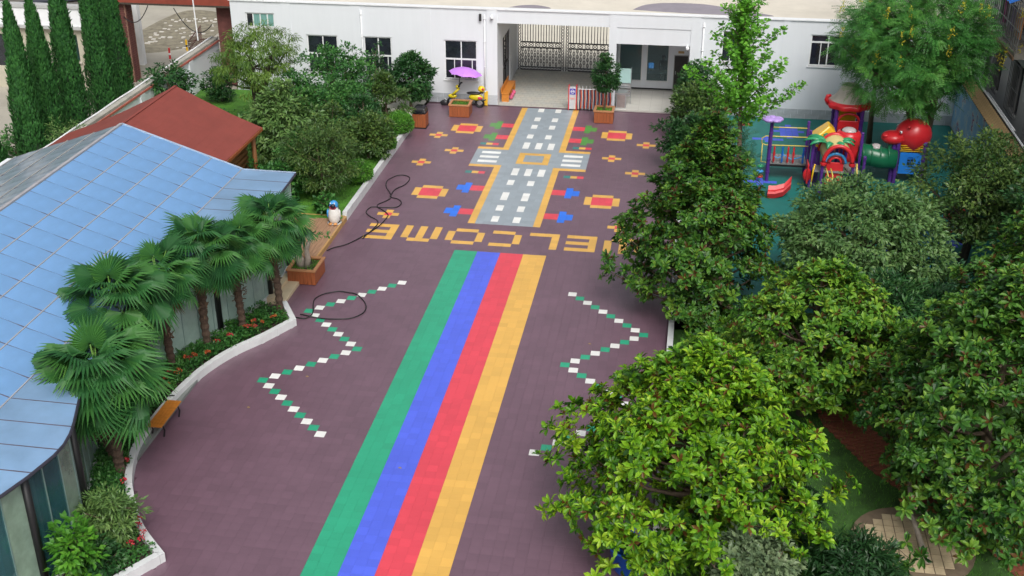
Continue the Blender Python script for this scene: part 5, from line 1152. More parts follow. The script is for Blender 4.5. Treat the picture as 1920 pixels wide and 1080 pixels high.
# leaf materials
L_mid = leafmat('leaf_mid_green', [(.017, .080, .020), (.043, .160, .032), (.102, .261, .051)])
L_dark = leafmat('leaf_dark_green', [(.011, .047, .014), (.024, .095, .024), (.061, .162, .034)])
L_olive = leafmat('leaf_olive', [(.027, .074, .016), (.061, .128, .027), (.135, .203, .041)])
L_sage = leafmat('leaf_sage', [(.05, .11, .03), (.10, .20, .05), (.19, .30, .085)])
L_grey = leafmat('leaf_grey_green', [(.078, .130, .072), (.143, .208, .104), (.221, .286, .143)])
L_lime = leafmat('leaf_lime', [(.065, .227, .019), (.121, .356, .032), (.211, .503, .049)], trans=.3)
L_willow = leafmat('leaf_willow', [(.05, .13, .018), (.11, .21, .03), (.20, .31, .05)], trans=.3)
L_golden = leafmat('leaf_golden_rain', [(.029, .134, .026), (.067, .250, .046), (.154, .384, .067)])
L_persim = leafmat('leaf_persimmon', [(.039, .106, .026), (.088, .185, .053), (.176, .290, .088)])
L_feather = leafmat('leaf_feathery', [(.026, .098, .046), (.046, .143, .065), (.078, .195, .078)])
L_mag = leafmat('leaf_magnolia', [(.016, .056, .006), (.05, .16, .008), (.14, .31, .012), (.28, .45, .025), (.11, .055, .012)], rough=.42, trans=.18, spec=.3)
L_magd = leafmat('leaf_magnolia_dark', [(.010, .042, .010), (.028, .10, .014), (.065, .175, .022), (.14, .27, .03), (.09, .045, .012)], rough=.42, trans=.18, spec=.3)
L_palm = leafmat('leaf_palm', [(.012, .055, .020), (.026, .115, .032), (.065, .20, .038), (.17, .31, .05)], rough=.5, trans=.2, spec=.3)
L_cyp = leafmat('leaf_cypress', [(.019, .085, .023), (.034, .142, .030), (.057, .209, .042)], rough=.6)
L_top = leafmat('leaf_topiary', [(.036, .144, .014), (.072, .240, .022), (.132, .336, .030)])
L_topd = leafmat('leaf_topiary_dark', [(.008, .035, .010), (.016, .06, .016), (.03, .09, .022)])
L_flow = leafmat('blossom_yellow', [(.5, .42, .02), (.65, .55, .04), (.7, .62, .08)])
LT, LTb, LR = leaf_t(.24), leaf_t(.30), leaf_r(.22)
LS = leaf_t(.12, .02, .22); PIN = pinnate(); FANT = fan_t()

# ---- left garden
GZ = .16
tag(bushy('pollard_willow', 'pollarded tree with thick dark limbs and wispy yellow-green drooping foliage by the left lawn', 'tree', (-9.3, 13.4, GZ), (-9.1, 13.5, 3.1), 1.7, 1.3, L_willow, leaf_t(.085, .015, .25), .20, 150, 62, .27, bark=M_barkd, r0=.2, nl=26, lump=.55, droop=.9, jit=.35, shell=.45, low=.55, top=.3, stems=2, spread=.3))
bushy('loquat_tree', 'pale sage-green bushy tree with long drooping leaves beside the red pavilion roof', 'tree', (-6.36, 8.25, GZ), (-6.4, 8.3, 2.0), 1.25, 1.65, L_sage, LT, .20, 170, 36, .26, 'ovate', droop=.5)
bushy('maple_shrub', 'large mid-green leafy shrub in front of the second window from the left', 'shrub', (-6.45, 15.5, GZ), (-6.46, 15.4, 1.75), 1.6, 1.38, L_mid, LTb, .15, 190, 34, .26, stems=3, lump=.4)
bushy('evergreen_tree', 'dense dark ovate evergreen tree beside the wooden litter bin', 'tree', (-3.5, 16.4, GZ), (-3.48, 16.5, 1.62), .98, 1.15, L_dark, LT, .17, 150, 36, .2, 'ovate', lump=.18)
bushy('evergreen_shrub', 'dark olive evergreen shrub behind the farthest clipped green ball', 'shrub', (-3.95, 13.9, GZ), (-3.95, 14.0, 1.35), .82, 1.0, L_olive, LT, .14, 110, 34, .2, 'ovate')
bushy('evergreen_shrub', 'dark shrub with yellowish tips overhanging the middle of the left kerb', 'shrub', (-3.75, 10.2, GZ), (-3.6, 10.2, 1.15), .82, .9, L_olive, LT, .15, 120, 34, .22)
bushy('evergreen_shrub', 'dark glossy shrub standing a little behind the middle one along the left kerb', 'shrub', (-4.4, 11.6, GZ), (-4.3, 11.6, 1.1), .85, .95, L_dark, LT, .15, 110, 32, .22)
bushy('osmanthus_shrub', 'big rounded grey-green thin-stemmed shrub nearest the penguin statue', 'shrub', (-4.25, 5.7, GZ), (-4.2, 5.9, 1.75), 1.2, 1.25, L_olive, LS, .16, 230, 34, .24, stems=4, r0=.04, lump=.35)
bushy('osmanthus_shrub', 'grey-green shrub left of the biggest one on the left lawn', 'shrub', (-5.2, 6.9, GZ), (-5.1, 6.9, 1.3), 1.05, 1.1, L_mid, LT, .14, 140, 30, .24, stems=3, r0=.035)
bushy('garden_shrub', 'small dark shrub in the corner by the white boundary wall', 'shrub', (-12.0, 16.3, 0.16), (-12.05, 16.3, .95), .7, .8, L_dark, LT, .15, 80, 30, .2)
bushy('garden_shrub', 'spreading shrub growing up past the boundary wall behind the red roof', 'shrub', (-13.2, 13.6, .16), (-13.3, 13.9, 1.65), 1.2, .85, L_dark, LTb, .16, 100, 26, .24, lump=.5)
bushy('garden_shrub', 'low mid-green shrub on the lawn in front of the third window', 'shrub', (-5.6, 13.0, GZ), (-5.48, 13, 1.4), 1.3, 1.1, L_mid, LT, .14, 170, 28, .22)
bushy('garden_shrub', 'low leafy shrub close to the end of the blue roof', 'shrub', (-5.9, 4.9, GZ), (-5.8, 5.2, .85), 1.0, .75, L_mid, LTb, .15, 110, 30, .22)
bushy('garden_shrub', 'thin dark sapling against the white wall between the second and third windows', 'shrub', (-5.3, 17.2, GZ), (-5.25, 17.2, 1.7), .5, 1.1, L_dark, LT, .15, 34, 20, .18)
bushy('garden_shrub', 'twiggy low shrub under the pollarded tree', 'shrub', (-8.0, 11.2, GZ), (-7.9, 11.2, 1.1), 1.2, .95, L_sage, LT, .13, 90, 24, .24)
bushy('garden_shrub', 'dark leafy shrub beside the wooden pavilion wall', 'shrub', (-5.9, 3.4, .0), (-5.75, 3.3, 1.0), .8, .9, L_mid, LTb, .15, 80, 28, .22)
bushy('garden_shrub', 'broad dark shrub behind the wooden pavilion', 'shrub', (-9.8, 9.2, GZ), (-9.6, 9.2, 1.0), 1.5, .85, L_dark, LT, .15, 110, 28, .26)
bushy('garden_shrub', 'fresh green leafy shrub in the middle of the left lawn', 'shrub', (-4.9, 9.0, GZ), (-4.9, 9.0, 1.3), 1.05, 1.05, L_olive, LTb, .15, 140, 32, .24)
bushy('garden_shrub', 'loose green shrub between the pollarded tree and the leafy shrub by the second window', 'shrub', (-7.7, 13.6, GZ), (-7.7, 13.6, 1.25), 1.1, 1.0, L_mid, LTb, .15, 120, 30, .24)
bushy('broadleaf_plant', 'small broad-leaved plant just behind the penguin statue', 'plant', (-3.75, 4.62, GZ), (-3.75, 4.65, .55), .38, .36, L_mid, LTb, .2, 26, 12, .14, r0=.02, nl=8)
def ball(x, y, r_, lab, m, z0=GZ):
    t = thing('topiary_ball', lab, 'topiary', (x, y, z0), 'clipped green balls'); rg = np.random.default_rng(int(abs(x*100+y*10)))
    MB().ell((x, y, z0+r_*.8), (r_*.88, r_*.88, r_*.78), 16, 10).build('inner_core', mat('dark_core_and_stem', (.03, .035, .015), .9, .3, 8), t); n = int(5200*(r_/.5)**2)  # solid dark core put inside the ball, closes the gaps between leaves
    u = nrm(rg.normal(size=(n, 3))); u[:, 2] = np.where(u[:, 2] < -.5, -u[:, 2], u[:, 2]); pos = np.array((x, y, z0+r_*.8))+u*np.array((r_, r_, r_*.9))*rg.uniform(.88, 1.03, (n, 1))
    d, s_, nn = frame(u*.6+rg.normal(size=(n, 3))*.7, u+rg.normal(size=(n, 3))*.5)
    V, F, vv = bake(LT[0], LT[1], pos, d, s_, nn, rg.uniform(.05, .085, n), None, rg.uniform(0, 1, n)); tag(link('clipped_foliage', npmesh('clipped_foliage', V-org(t), F, m, var=vv), t), kind='stuff')
ball(-3.2, 13.1, .55, 'bright clipped green ball nearest the litter bin along the left kerb', L_top); ball(-3.3, 11.1, .42, 'bright clipped green ball in the middle of the left kerb', L_top); ball(-3.42, 7.6, .5, 'bright clipped green ball on the left kerb nearest the penguin', L_top)
# ---- right bed
RZ0 = .12
bushy('osmanthus_tree', 'dark rounded evergreen farthest back by the porch', 'shrub', (8.75, 16.9, RZ0), (8.6, 16.9, 1.7), .82, .95, L_dark, LT, .15, 110, 34, .2, group=None)
bushy('osmanthus_tree', 'rounded evergreen with yellowish tips second from the porch on the right kerb', 'shrub', (8.75, 14.4, RZ0), (8.6, 14.4, 1.45), .98, .95, L_olive, LT, .16, 140, 34, .22)
bushy('osmanthus_tree', 'spreading evergreen overhanging the right kerb third from the porch', 'shrub', (8.7, 11.2, RZ0), (8.45, 11.1, 1.15), 1.05, .95, L_dark, LTb, .16, 150, 32, .24)
bushy('osmanthus_tree', 'bushy evergreen tucked between the right kerb and the white-trunked tree', 'shrub', (9.3, 8.6, RZ0), (9.1, 8.6, 1.15), .9, .95, L_mid, LT, .15, 110, 30, .24)
bushy('lime_shrub', 'small yellow-green shrub beside the slender tree at the back of the right bed', 'shrub', (9.5, 16.0, RZ0), (9.35, 16, 1.55), .6, .7, L_lime, LT, .13, 46, 26, .18)
# ginkgo with ascending branches and a whitewashed trunk
def ginkgo():
    rg = np.random.default_rng(5); b = np.array((10.2, 6.0, RZ0)); t = thing('ginkgo_tree', 'slender upright ginkgo with bright fan-leaved branches and a whitewashed trunk', 'tree', tuple(b))
    mb = MB(); top = 7.75; ax = lambda z: np.array((10.2-.38*(z/7.7), 6.0, z)); zs = [.12, 1.5, 3, 4.5, 6, top]
    mb.tube([ax(z) for z in zs if z >= 1.5], [.085, .075, .06, .04, .012], 9); MB().tube([ax(z) for z in (.12, .7, 1.5)], [.11, .095, .085], 10).build('whitewashed_trunk', M_barkw, t, smooth=True)
    pts = []
    for k in range(46):
        z = 3.5+3.9*(k/45)**1.0; a = k*2.4+rg.normal()*.3; L = (1.65*max(.02, 1-(z-3.5)/4.3)**.8+.12)*rg.uniform(.55, 1.25); st_ = ax(z); d = np.array((math.cos(a)*.9, math.sin(a)*.9, .62)); e = st_+d*L; e[2] += .2*L
        P_ = limb_path(st_, e, -.05, 4); mb.tube(P_, np.linspace(.022, .006, 4), 4, cap=False)
        for q_ in np.linspace(.15, 1, max(3, int(L/.19))): pts.append(st_+(e-st_)*q_)
    for z in np.linspace(6.6, 7.9, 12): pts.append(ax(z))
    mb.build('branches', M_bark, t, smooth=True)
    leaf_cloud('crown', t, np.array(pts), (10.1, 6, 5.2), FANT, L_lime, 24, .115, .15, rg, droop=.2, out=.3, jit=.6, flat=.8)
ginkgo()
bushy('feathery_tree', 'fine feathery blue-green young tree beside the ginkgo trunk', 'tree', (10.0, 8.4, RZ0), (9.9, 8.4, 1.8), .85, 1.3, L_feather, PIN, .22, 80, 11, .26, bark=M_barkw, r0=.05, shape='ovate', jit=.6, shell=.25)
# golden rain tree with yellow flower spikes
kt = bushy('golden_rain_tree', 'large golden rain tree with yellow flower spikes shading the playground', 'tree', (17.0, 11.9, .02), (16.4, 12.2, 5.0), 2.75, 2.5, L_golden, PIN, .38, 330, 24, .42, r0=.15, nl=70, stems=2, spread=.5, lump=.35, jit=.5, low=.45, shell=.3)
rg_ = np.random.default_rng(77); pp = envelope(rg_, (16.6, 12.2, 5.1), 3.05, 2.9, 2.6, 120, 'round', .35, .85, 133); pp = pp[(pp[:, 2] > 4.2) & (pp[:, 1] < 13.0)][:34]
for p in pp:
    m_ = 26; h = rg_.uniform(0, .42, m_); pos = p+np.stack([rg_.normal(0, .05, m_)*(1.2-2*h), rg_.normal(0, .05, m_)*(1.2-2*h), h], 1)
    d, s_, n_ = frame(rg_.normal(size=(m_, 3)), rg_.normal(size=(m_, 3)))
    V, F, vv = bake(LT[0], LT[1], pos, d, s_, n_, .08, None, rg_.uniform(0, 1, m_)); link('flower_spike', npmesh('flower_spike', V-org(kt), F, L_flow, var=vv), kt)
bushy('golden_rain_tree', 'slim second golden rain tree behind the red tower roof', 'tree', (15.6, 15.3, .02), (15.3, 15.2, 4.3), 1.5, 1.7, L_golden, PIN, .36, 90, 14, .36, r0=.1, nl=30, low=.5)
bushy('persimmon_tree', 'broad round grey-green tree in front of the climbing frame', 'tree', (13.35, .4, .12), (13.45, .5, 2.15), 2.42, 1.7, L_persim, LT, .16, 560, 42, .30, r0=.14, nl=70, lump=.22, droop=.4, shell=.5)
bushy('yellow_fruit_tree', 'dark tree dotted with small yellow fruit right of the round grey-green tree', 'tree', (17.1, 3.7, .02), (17.3, 3.6, 2.75), 1.85, 1.7, L_olive, LT, .15, 330, 34, .28, bark=M_barkd, r0=.13, nl=50)
bushy('shade_tree', 'dark broadleaf tree by the right edge below the mural wall', 'tree', (18.6, .3, .12), (18.7, .3, 2.5), 1.6, 1.9, L_dark, LTb, .17, 260, 32, .28, bark=M_barkd, r0=.12, nl=40)
bushy('shade_tree', 'dark shrubby tree below the mural wall beside the right tower', 'tree', (18.6, 8.2, .02), (18.5, 8.0, 1.6), 1.2, 1.2, L_mid, LT, .15, 150, 30, .26, nl=30)
bushy('podocarpus_tree', 'dark fine-leaved tree between the red path and the magnolias', 'tree', (14.1, -3.6, .12), (13.95, -3.8, 1.45), 1.5, 1.3, L_dark, LS, .22, 330, 44, .26, bark=M_barkd, droop=.35, nl=40)
bushy('podocarpus_tree', 'dark fine-leaved shrub close to the grass patch near the clipped balls', 'tree', (12.0, -12.6, .12), (12.1, -12.6, .75), .95, .6, L_topd, LS, .18, 150, 36, .24, bark=M_barkd, droop=.35, nl=20)
bushy('feathery_shrub', 'fine dark shrub right of the round grey-green tree near the blue slide', 'shrub', (15.7, .7, .12), (15.7, .6, .9), .95, .75, L_feather, LS, .18, 110, 32, .26, nl=20)
bushy('variegated_shrub', 'pale grey-green shrub at the bottom edge under the front magnolia', 'shrub', (10.15, -13.4, .12), (10.15, -13.3, 1.22), .80, .70, L_grey, LTb, .13, 150, 26, .2, nl=24, stems=2)
ball(10.45, -11.95, .46, 'bright clipped green ball beside the pale grey-green shrub', L_top, RZ0); ball(11.2, -10.5, .52, 'dark clipped ball nearest the grass patch under the front magnolia', L_topd, RZ0); ball(11.05, -11.35, .42, 'smaller dark clipped ball behind the bright green ball', L_topd, RZ0)
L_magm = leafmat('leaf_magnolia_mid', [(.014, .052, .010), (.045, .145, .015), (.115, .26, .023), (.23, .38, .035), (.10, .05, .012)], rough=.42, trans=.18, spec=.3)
# ---- magnolias: whorls of big glossy leaves
LM = leaf_r(.20, .06, .16)
def rosette(rg, n=11, brown=False):
    Vs = []; Fs = [[], []]; vs = []; k = 0
    for i in range(n):
        a = i*2.4+rg.normal()*.25; el = rg.uniform(-.05, .75) if i < n-3 else rg.uniform(.85, 1.3); L = rg.uniform(.78, 1.1)*(1 if i < n-3 else .62)
        d = np.array((math.cos(a)*math.cos(el), math.sin(a)*math.cos(el), math.sin(el))); up_ = np.array((-math.cos(a)*math.sin(el), -math.sin(a)*math.sin(el), math.cos(el)))+rg.normal(size=3)*.2
        d, s_, n_ = frame(d[None], up_[None]); v, f, _ = bake(LM[0], LM[1], d*.06+np.array((0, 0, .05)), d, s_, n_, [L])
        Vs.append(v); vs += [(1.0 if brown and i >= n-4 else float(np.clip(rg.normal(.42, .16)+(.12 if i >= n-3 else 0), 0, .78)))]*len(v)
        for q_ in (0, 1): Fs[q_].append(f[q_]+k)
        k += len(v)
    return np.concatenate(Vs), [np.concatenate(Fs[0]), np.concatenate(Fs[1])], np.array(vs)
rgm = np.random.default_rng(31); ROS = [rosette(rgm, 11, q_ in (1, 4)) for q_ in range(8)]
def bud_leafs(): pass
def magnolia(label, base, c, rx, rz, nclump, per, m, lsize=.17, shape='ovate', seed=1, lump=.35, shell=.55, bark=M_bark, ry=None, nl=60, extra=()):
    rg = np.random.default_rng(seed); t = thing('magnolia_tree', label, 'tree', base); c = np.array(c)
    pts = envelope(rg, c, rx, ry or rx*.95, rz, nclump, shape, lump, shell, seed); pts[:, 2] = np.maximum(pts[:, 2], .5)
    if len(extra): pts[:len(extra)] = extra
    mb = MB(); trunk_and_limbs(mb, base, c, rz, pts, .12, nl, rg, top=.7, low=.25)
    off = rg.normal(size=(nclump*per, 3)); off = nrm(off)*rg.uniform(.3, 1, (len(off), 1))*.40*np.array((1, 1, .55)); pos = np.repeat(pts, per, 0)+off; pos[:, 2] = np.maximum(pos[:, 2], .4)
    o = nrm((pos-c)/np.array((rx, rx, rz))); ax = o*.55+np.array((0, 0, .75))+rg.normal(size=pos.shape)*.28; ax = nrm(ax)
    cp = np.repeat(pts, per, 0); pick = rg.uniform(size=len(pos)) < .5
    for p, q_ in zip(cp[pick], pos[pick]): mb.tube(limb_path(p-np.array((0, 0, .15)), q_, .1, 3), [.011, .009, .007], 3, cap=False)
    mb.build('trunk', bark, t, smooth=True)
    sz = rg.uniform(.8, 1.2, len(pos))*lsize; var = np.clip(np.repeat(rg.normal(.5, .22, nclump), per)+rg.normal(0, .12, len(pos)), 0, 1); kind_ = rg.integers(0, len(ROS), len(pos))
    spin = rg.normal(size=pos.shape); d, s_, n_ = frame(spin-ax*np.sum(spin*ax, -1, keepdims=True), ax)
    dist = np.linalg.norm(pos-CAM, axis=1)-1.2*np.sum(o*nrm(CAM-c), -1); order = np.argsort(dist); own = np.zeros(len(pos), bool); own[order[:280]] = True
    mes = [npmesh('leaf_whorl', r_[0]*lsize, r_[1], m, var=r_[2]) for r_ in ROS]; b0 = org(t)
    for i in np.nonzero(own)[0]:
        k = sz[i]/lsize; p = (pos[i]-b0)*S
        link('leaf_whorl', mes[kind_[i]], t, M=Matrix([[d[i][0]*k, s_[i][0]*k, n_[i][0]*k, p[0]], [d[i][1]*k, s_[i][1]*k, n_[i][1]*k, p[1]], [d[i][2]*k, s_[i][2]*k, n_[i][2]*k, p[2]], [0, 0, 0, 1]]))
    Vs = []; F3 = []; F4 = []; vs = []; k0 = 0
    for j, r_ in enumerate(ROS):
        q_ = np.nonzero(~own & (kind_ == j))[0]
        if not len(q_): continue
        V, F, vv = bake(r_[0], r_[1], pos[q_], d[q_], s_[q_], n_[q_], sz[q_], r_[2], var[q_]); Vs.append(V); F3.append(F[0]+k0); F4.append(F[1]+k0); vs.append(vv); k0 += len(V)
    tag(link('crown', npmesh('crown', np.concatenate(Vs)-b0, [np.concatenate(F3), np.concatenate(F4)], m, var=np.concatenate(vs)), t), kind='stuff')
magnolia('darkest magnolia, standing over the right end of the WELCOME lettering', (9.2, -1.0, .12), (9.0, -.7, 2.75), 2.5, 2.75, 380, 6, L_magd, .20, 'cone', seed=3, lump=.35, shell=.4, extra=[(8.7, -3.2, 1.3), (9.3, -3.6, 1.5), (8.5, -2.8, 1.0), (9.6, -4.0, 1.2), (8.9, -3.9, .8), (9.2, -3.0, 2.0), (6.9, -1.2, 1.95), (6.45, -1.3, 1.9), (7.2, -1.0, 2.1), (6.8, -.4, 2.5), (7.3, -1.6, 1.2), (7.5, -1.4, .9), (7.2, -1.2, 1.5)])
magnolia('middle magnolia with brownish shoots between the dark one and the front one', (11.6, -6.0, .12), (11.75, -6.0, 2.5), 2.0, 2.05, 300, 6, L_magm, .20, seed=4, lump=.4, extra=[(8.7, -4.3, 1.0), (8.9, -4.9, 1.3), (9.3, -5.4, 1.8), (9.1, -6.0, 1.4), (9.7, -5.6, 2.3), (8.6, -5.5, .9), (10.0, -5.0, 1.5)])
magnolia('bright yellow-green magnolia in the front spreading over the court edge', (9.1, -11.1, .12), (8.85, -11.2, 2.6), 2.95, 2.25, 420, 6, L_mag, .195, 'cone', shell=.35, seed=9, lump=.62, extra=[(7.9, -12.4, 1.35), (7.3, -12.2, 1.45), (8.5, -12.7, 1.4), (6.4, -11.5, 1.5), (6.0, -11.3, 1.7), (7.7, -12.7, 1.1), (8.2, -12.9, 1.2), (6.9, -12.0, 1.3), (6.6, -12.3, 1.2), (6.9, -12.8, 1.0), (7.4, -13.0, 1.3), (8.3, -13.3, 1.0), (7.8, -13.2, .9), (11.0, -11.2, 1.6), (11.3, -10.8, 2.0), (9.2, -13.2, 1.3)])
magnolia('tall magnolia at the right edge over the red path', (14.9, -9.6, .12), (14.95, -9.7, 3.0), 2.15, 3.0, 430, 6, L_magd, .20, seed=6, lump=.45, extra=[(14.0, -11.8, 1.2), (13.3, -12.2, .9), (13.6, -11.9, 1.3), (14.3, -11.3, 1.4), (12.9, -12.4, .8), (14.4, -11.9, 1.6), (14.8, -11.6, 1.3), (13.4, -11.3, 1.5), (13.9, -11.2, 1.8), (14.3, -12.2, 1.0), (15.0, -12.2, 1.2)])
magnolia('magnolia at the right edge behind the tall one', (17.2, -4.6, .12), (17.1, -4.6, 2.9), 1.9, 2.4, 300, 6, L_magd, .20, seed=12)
# potted tree, planter grass and stump
bushy('potted_tree', 'small round clipped tree growing in the planter by the folding gate', 'tree', (4.82, 16.58, .46), (4.85, 16.6, 2.0), .58, .78, L_dark, LT, .12, 120, 34, .14, r0=.035, lump=.15, low=.75)
def tuft(x0, x1, y0, y1, z, lab, n=500, h=.12, parent=None):
    rg = np.random.default_rng(int(x0*37)+900); pos = np.stack([rg.uniform(x0, x1, n), rg.uniform(y0, y1, n), np.full(n, z)], 1); d = rg.normal(size=(n, 3))*.45+np.array((0, 0, 1)); d, s_, n_ = frame(d, rg.normal(size=(n, 3)))
    T = np.array([(0, -.06, 0), (0, .06, 0), (1, 0, 0)]); V, F, vv = bake(T, np.array([(0, 1, 2)]), pos, d, s_, n_, rg.uniform(.6, 1.2, n)*h, None, rg.uniform(0, 1, n))
    tag(link('grass', npmesh('grass', V, F, L_lime if h < .2 else L_mid, var=vv)), lab, 'grass', kind='stuff')
tuft(-1.72, -.98, 16.16, 16.84, .45, 'short green grass in the planter by the scooter'); tuft(4.5, 5.15, 16.26, 16.88, .45, 'short grass in the planter of the round tree'); tuft(-3.38, -2.6, -.56, .34, .39, 'short grass around the stump in the left planter')
tuft(-13.4, -3.3, 5, 15, .15, 'uneven grass of the left lawn', 26000, .09); tuft(8.5, 18.5, -15, -.5, .11, 'uneven shady grass under the right-hand trees', 26000, .10)
sp_ = thing('bonsai_stump', 'gnarled grey forked stump in the left planter by the deck', 'stump', (-2.98, -.1, .4))
mb = MB()
mb.tube([(-3.12, -.12, .36), (-3.16, -.1, .62), (-3.24, -.06, .85), (-3.2, -.02, 1.05)], [.16, .13, .08, .03], 9).tube([(-2.96, -.14, .36), (-2.90, -.12, .65), (-2.93, -.08, .95), (-2.82, .0, 1.3), (-2.86, .05, 1.55)], [.12, .095, .075, .05, .015], 9).tube([(-2.9, -.1, .85), (-3.05, -.04, 1.15), (-3.02, 0, 1.35)], [.05, .035, .01], 7)
mb.build('trunk', mat('pale_grey_bark', (.28, .24, .20), .9, .3, 6, .6, 20), sp_, smooth=True)
rgs = np.random.default_rng(3); leaf_cloud('shoots', sp_, rgs.normal(size=(10, 3))*np.array((.2, .15, .1))+np.array((-2.92, 0, 1.45)), (-2.92, 0, 1.3), LT, L_mid, 18, .12, .12, rgs)
fk = thing('forked_trunk', 'pale leaning bare branch crossing the cream tiled round', 'branch', (13.5, -10.1, .15))
MB().tube([(13.75, -11.6, .25), (13.5, -10.6, .7), (13.5, -9.9, 1.1), (13.42, -9.3, 1.6)], [.06, .055, .05, .03], 8).build('branch', MATS['pale_grey_bark'], fk, smooth=True)
# ---- cypresses
def cypress(x, y, h, r_, lab, seed):
    rg = np.random.default_rng(seed); t = thing('cypress_tree', lab, 'tree', (x, y, 0), 'columnar cypresses in a row beyond the wall'); n = 9500
    ph = rg.uniform(0, 6.28, 4)
    R_ = lambda z, a: r_*np.interp(z/h, [0, .08, .3, .55, .8, .93, 1], [.85, 1, .98, .78, .46, .22, .02])*(1+.10*np.sin(3*a+z*1.6+ph[0])+.07*np.sin(5*a-z*3.1+ph[1])+.06*np.sin(z*5+ph[2]))
    z = h*rg.uniform(0, 1, n)**.85; a = rg.uniform(0, 2*math.pi, n); rr = R_(z, a)*rg.uniform(.82, 1.05, n); pos = np.stack([x+rr*np.cos(a), y+rr*np.sin(a), z], 1)
    out = np.stack([np.cos(a), np.sin(a), np.zeros(n)], 1); d = out*.45+np.array((0, 0, 1))+rg.normal(size=(n, 3))*.22; d, s_, n_ = frame(d, out+rg.normal(size=(n, 3))*.4)
    V, F, vv = bake(LS[0]*np.array((1, 1.3, 1)), LS[1], pos, d, s_, n_, rg.uniform(.14, .26, n), None, rg.uniform(0, 1, n)); 
    tag(link('crown', npmesh('crown', V-org(t), F, L_cyp, var=vv), t), kind='stuff')
    prof = [(float(R_(zz, 0.)*.8), zz) for zz in np.linspace(.02, h*.96, 14)]; MB().lathe(prof, (x, y, 0), 10).build('inner_core', mat('cypress_inner', (.012, .035, .012), .9, .3, 6), t)  # solid dark cone put inside the crown to block the view through it
    MB().tube([(x, y, -.02), (x, y, h*.5)], [.12, .05], 8).build('trunk', M_barkd, t)
for k, (x, y, h, r_, lab) in enumerate(((-15.65, 4.1, 4.3, .50, 'short cypress at the very left edge of the row'), (-15.75, 7.05, 6.35, .50, 'second cypress from the left, its tip just inside the picture'), (-15.92, 8.8, 6.15, .50, 'third cypress from the left, with a ragged narrow tip'), (-15.85, 10.6, 7.1, .50, 'fourth cypress from the left, cut by the top edge in front of the house window'), (-15.9, 13.15, 7.3, .50, 'fifth cypress from the left, beside the green window'), (-16.2, 15.3, 7.0, .50, 'last cypress of the row, next to the brick pillar'))): cypress(x, y, h, r_, lab, 40+k)
bushy('garden_shrub', 'small light-green bush between the cypress trunks at the left edge', 'shrub', (-17.2, 8.4, 0), (-17.2, 8.4, .7), .9, .6, L_mid, LT, .14, 60, 24, .22)
bushy('garden_shrub', 'wild shrub leaning over the pipe on top of the boundary wall', 'shrub', (-14.3, 6.8, 0), (-14.2, 6.9, 1.75), .7, .55, L_sage, LS, .16, 40, 22, .22, r0=.03)
# ---- fan palms
def frond_mesh(rg, var0, R=.60, pet=.68, nseg=30, span=4.6):
    V = []; F = []; vs = []
    # leaf stalk
    a0 = len(V); st_ = [(0, 0, 0), (pet*.5, 0, .02), (pet, 0, -.02)]
    for p, w in zip(st_, (.022, .016, .012)): V += [(p[0], -w, p[2]), (p[0], w, p[2]), (p[0], 0, p[2]-w)]
    for i in range(2):
        for k in range(3): F.append((a0+i*3+k, a0+i*3+(k+1) % 3, a0+(i+1)*3+(k+1) % 3, a0+(i+1)*3+k))
    vs += [.85]*9; dr = .45+rg.uniform(-.35, .4)
    def P(r_, a, z): # blade plane tipped down by dr from the stalk
        x = r_*math.cos(a); y = r_*math.sin(a); zz = z-.38*(y*y)/R; return (pet+x*math.cos(dr)+zz*math.sin(dr), y, -.02-x*math.sin(dr)+zz*math.cos(dr))
    tri = []
    for i in range(nseg):
        t0 = -span/2+span*i/nseg; t1 = t0+span/nseg; tm = (t0+t1)/2; L = R*(1-.28*abs(tm/(span/2))**2)*rg.uniform(.93, 1.05); b = len(V); v = float(np.clip(var0+rg.normal(0, .06), 0, 1))
        m1 = .58*L; tipz = -.12*L-rg.uniform(0, .12); g2 = .88
        V += [P(.02, tm, 0), P(m1, t0+.0, -.012), P(m1, t1, -.012), P(m1, tm, .022), P(L, tm+rg.normal(0, .015), tipz)]; vs += [v*.9, v, v, v, min(1, v+.12)]
        tri += [(b, b+1, b+3), (b, b+3, b+2), (b+1, b+4, b+3), (b+3, b+4, b+2)]
    return np.array(V), [np.array(tri), np.array(F)], np.array(vs)
rgp = np.random.default_rng(8); FR = [npmesh('frond', *(lambda f: (f[0], f[1]))(q_), L_palm, var=q_[2]) for q_ in [frond_mesh(rgp, v) for v in (.22, .32, .42, .5, .36, .58)]]
FRd = npmesh('frond', *(lambda f: (f[0], f[1]))(frond_mesh(rgp, .5)), leafmat('leaf_palm_dry', [(.10, .08, .03), (.22, .16, .06), (.30, .24, .09)]), var=np.full(9+150, .5))
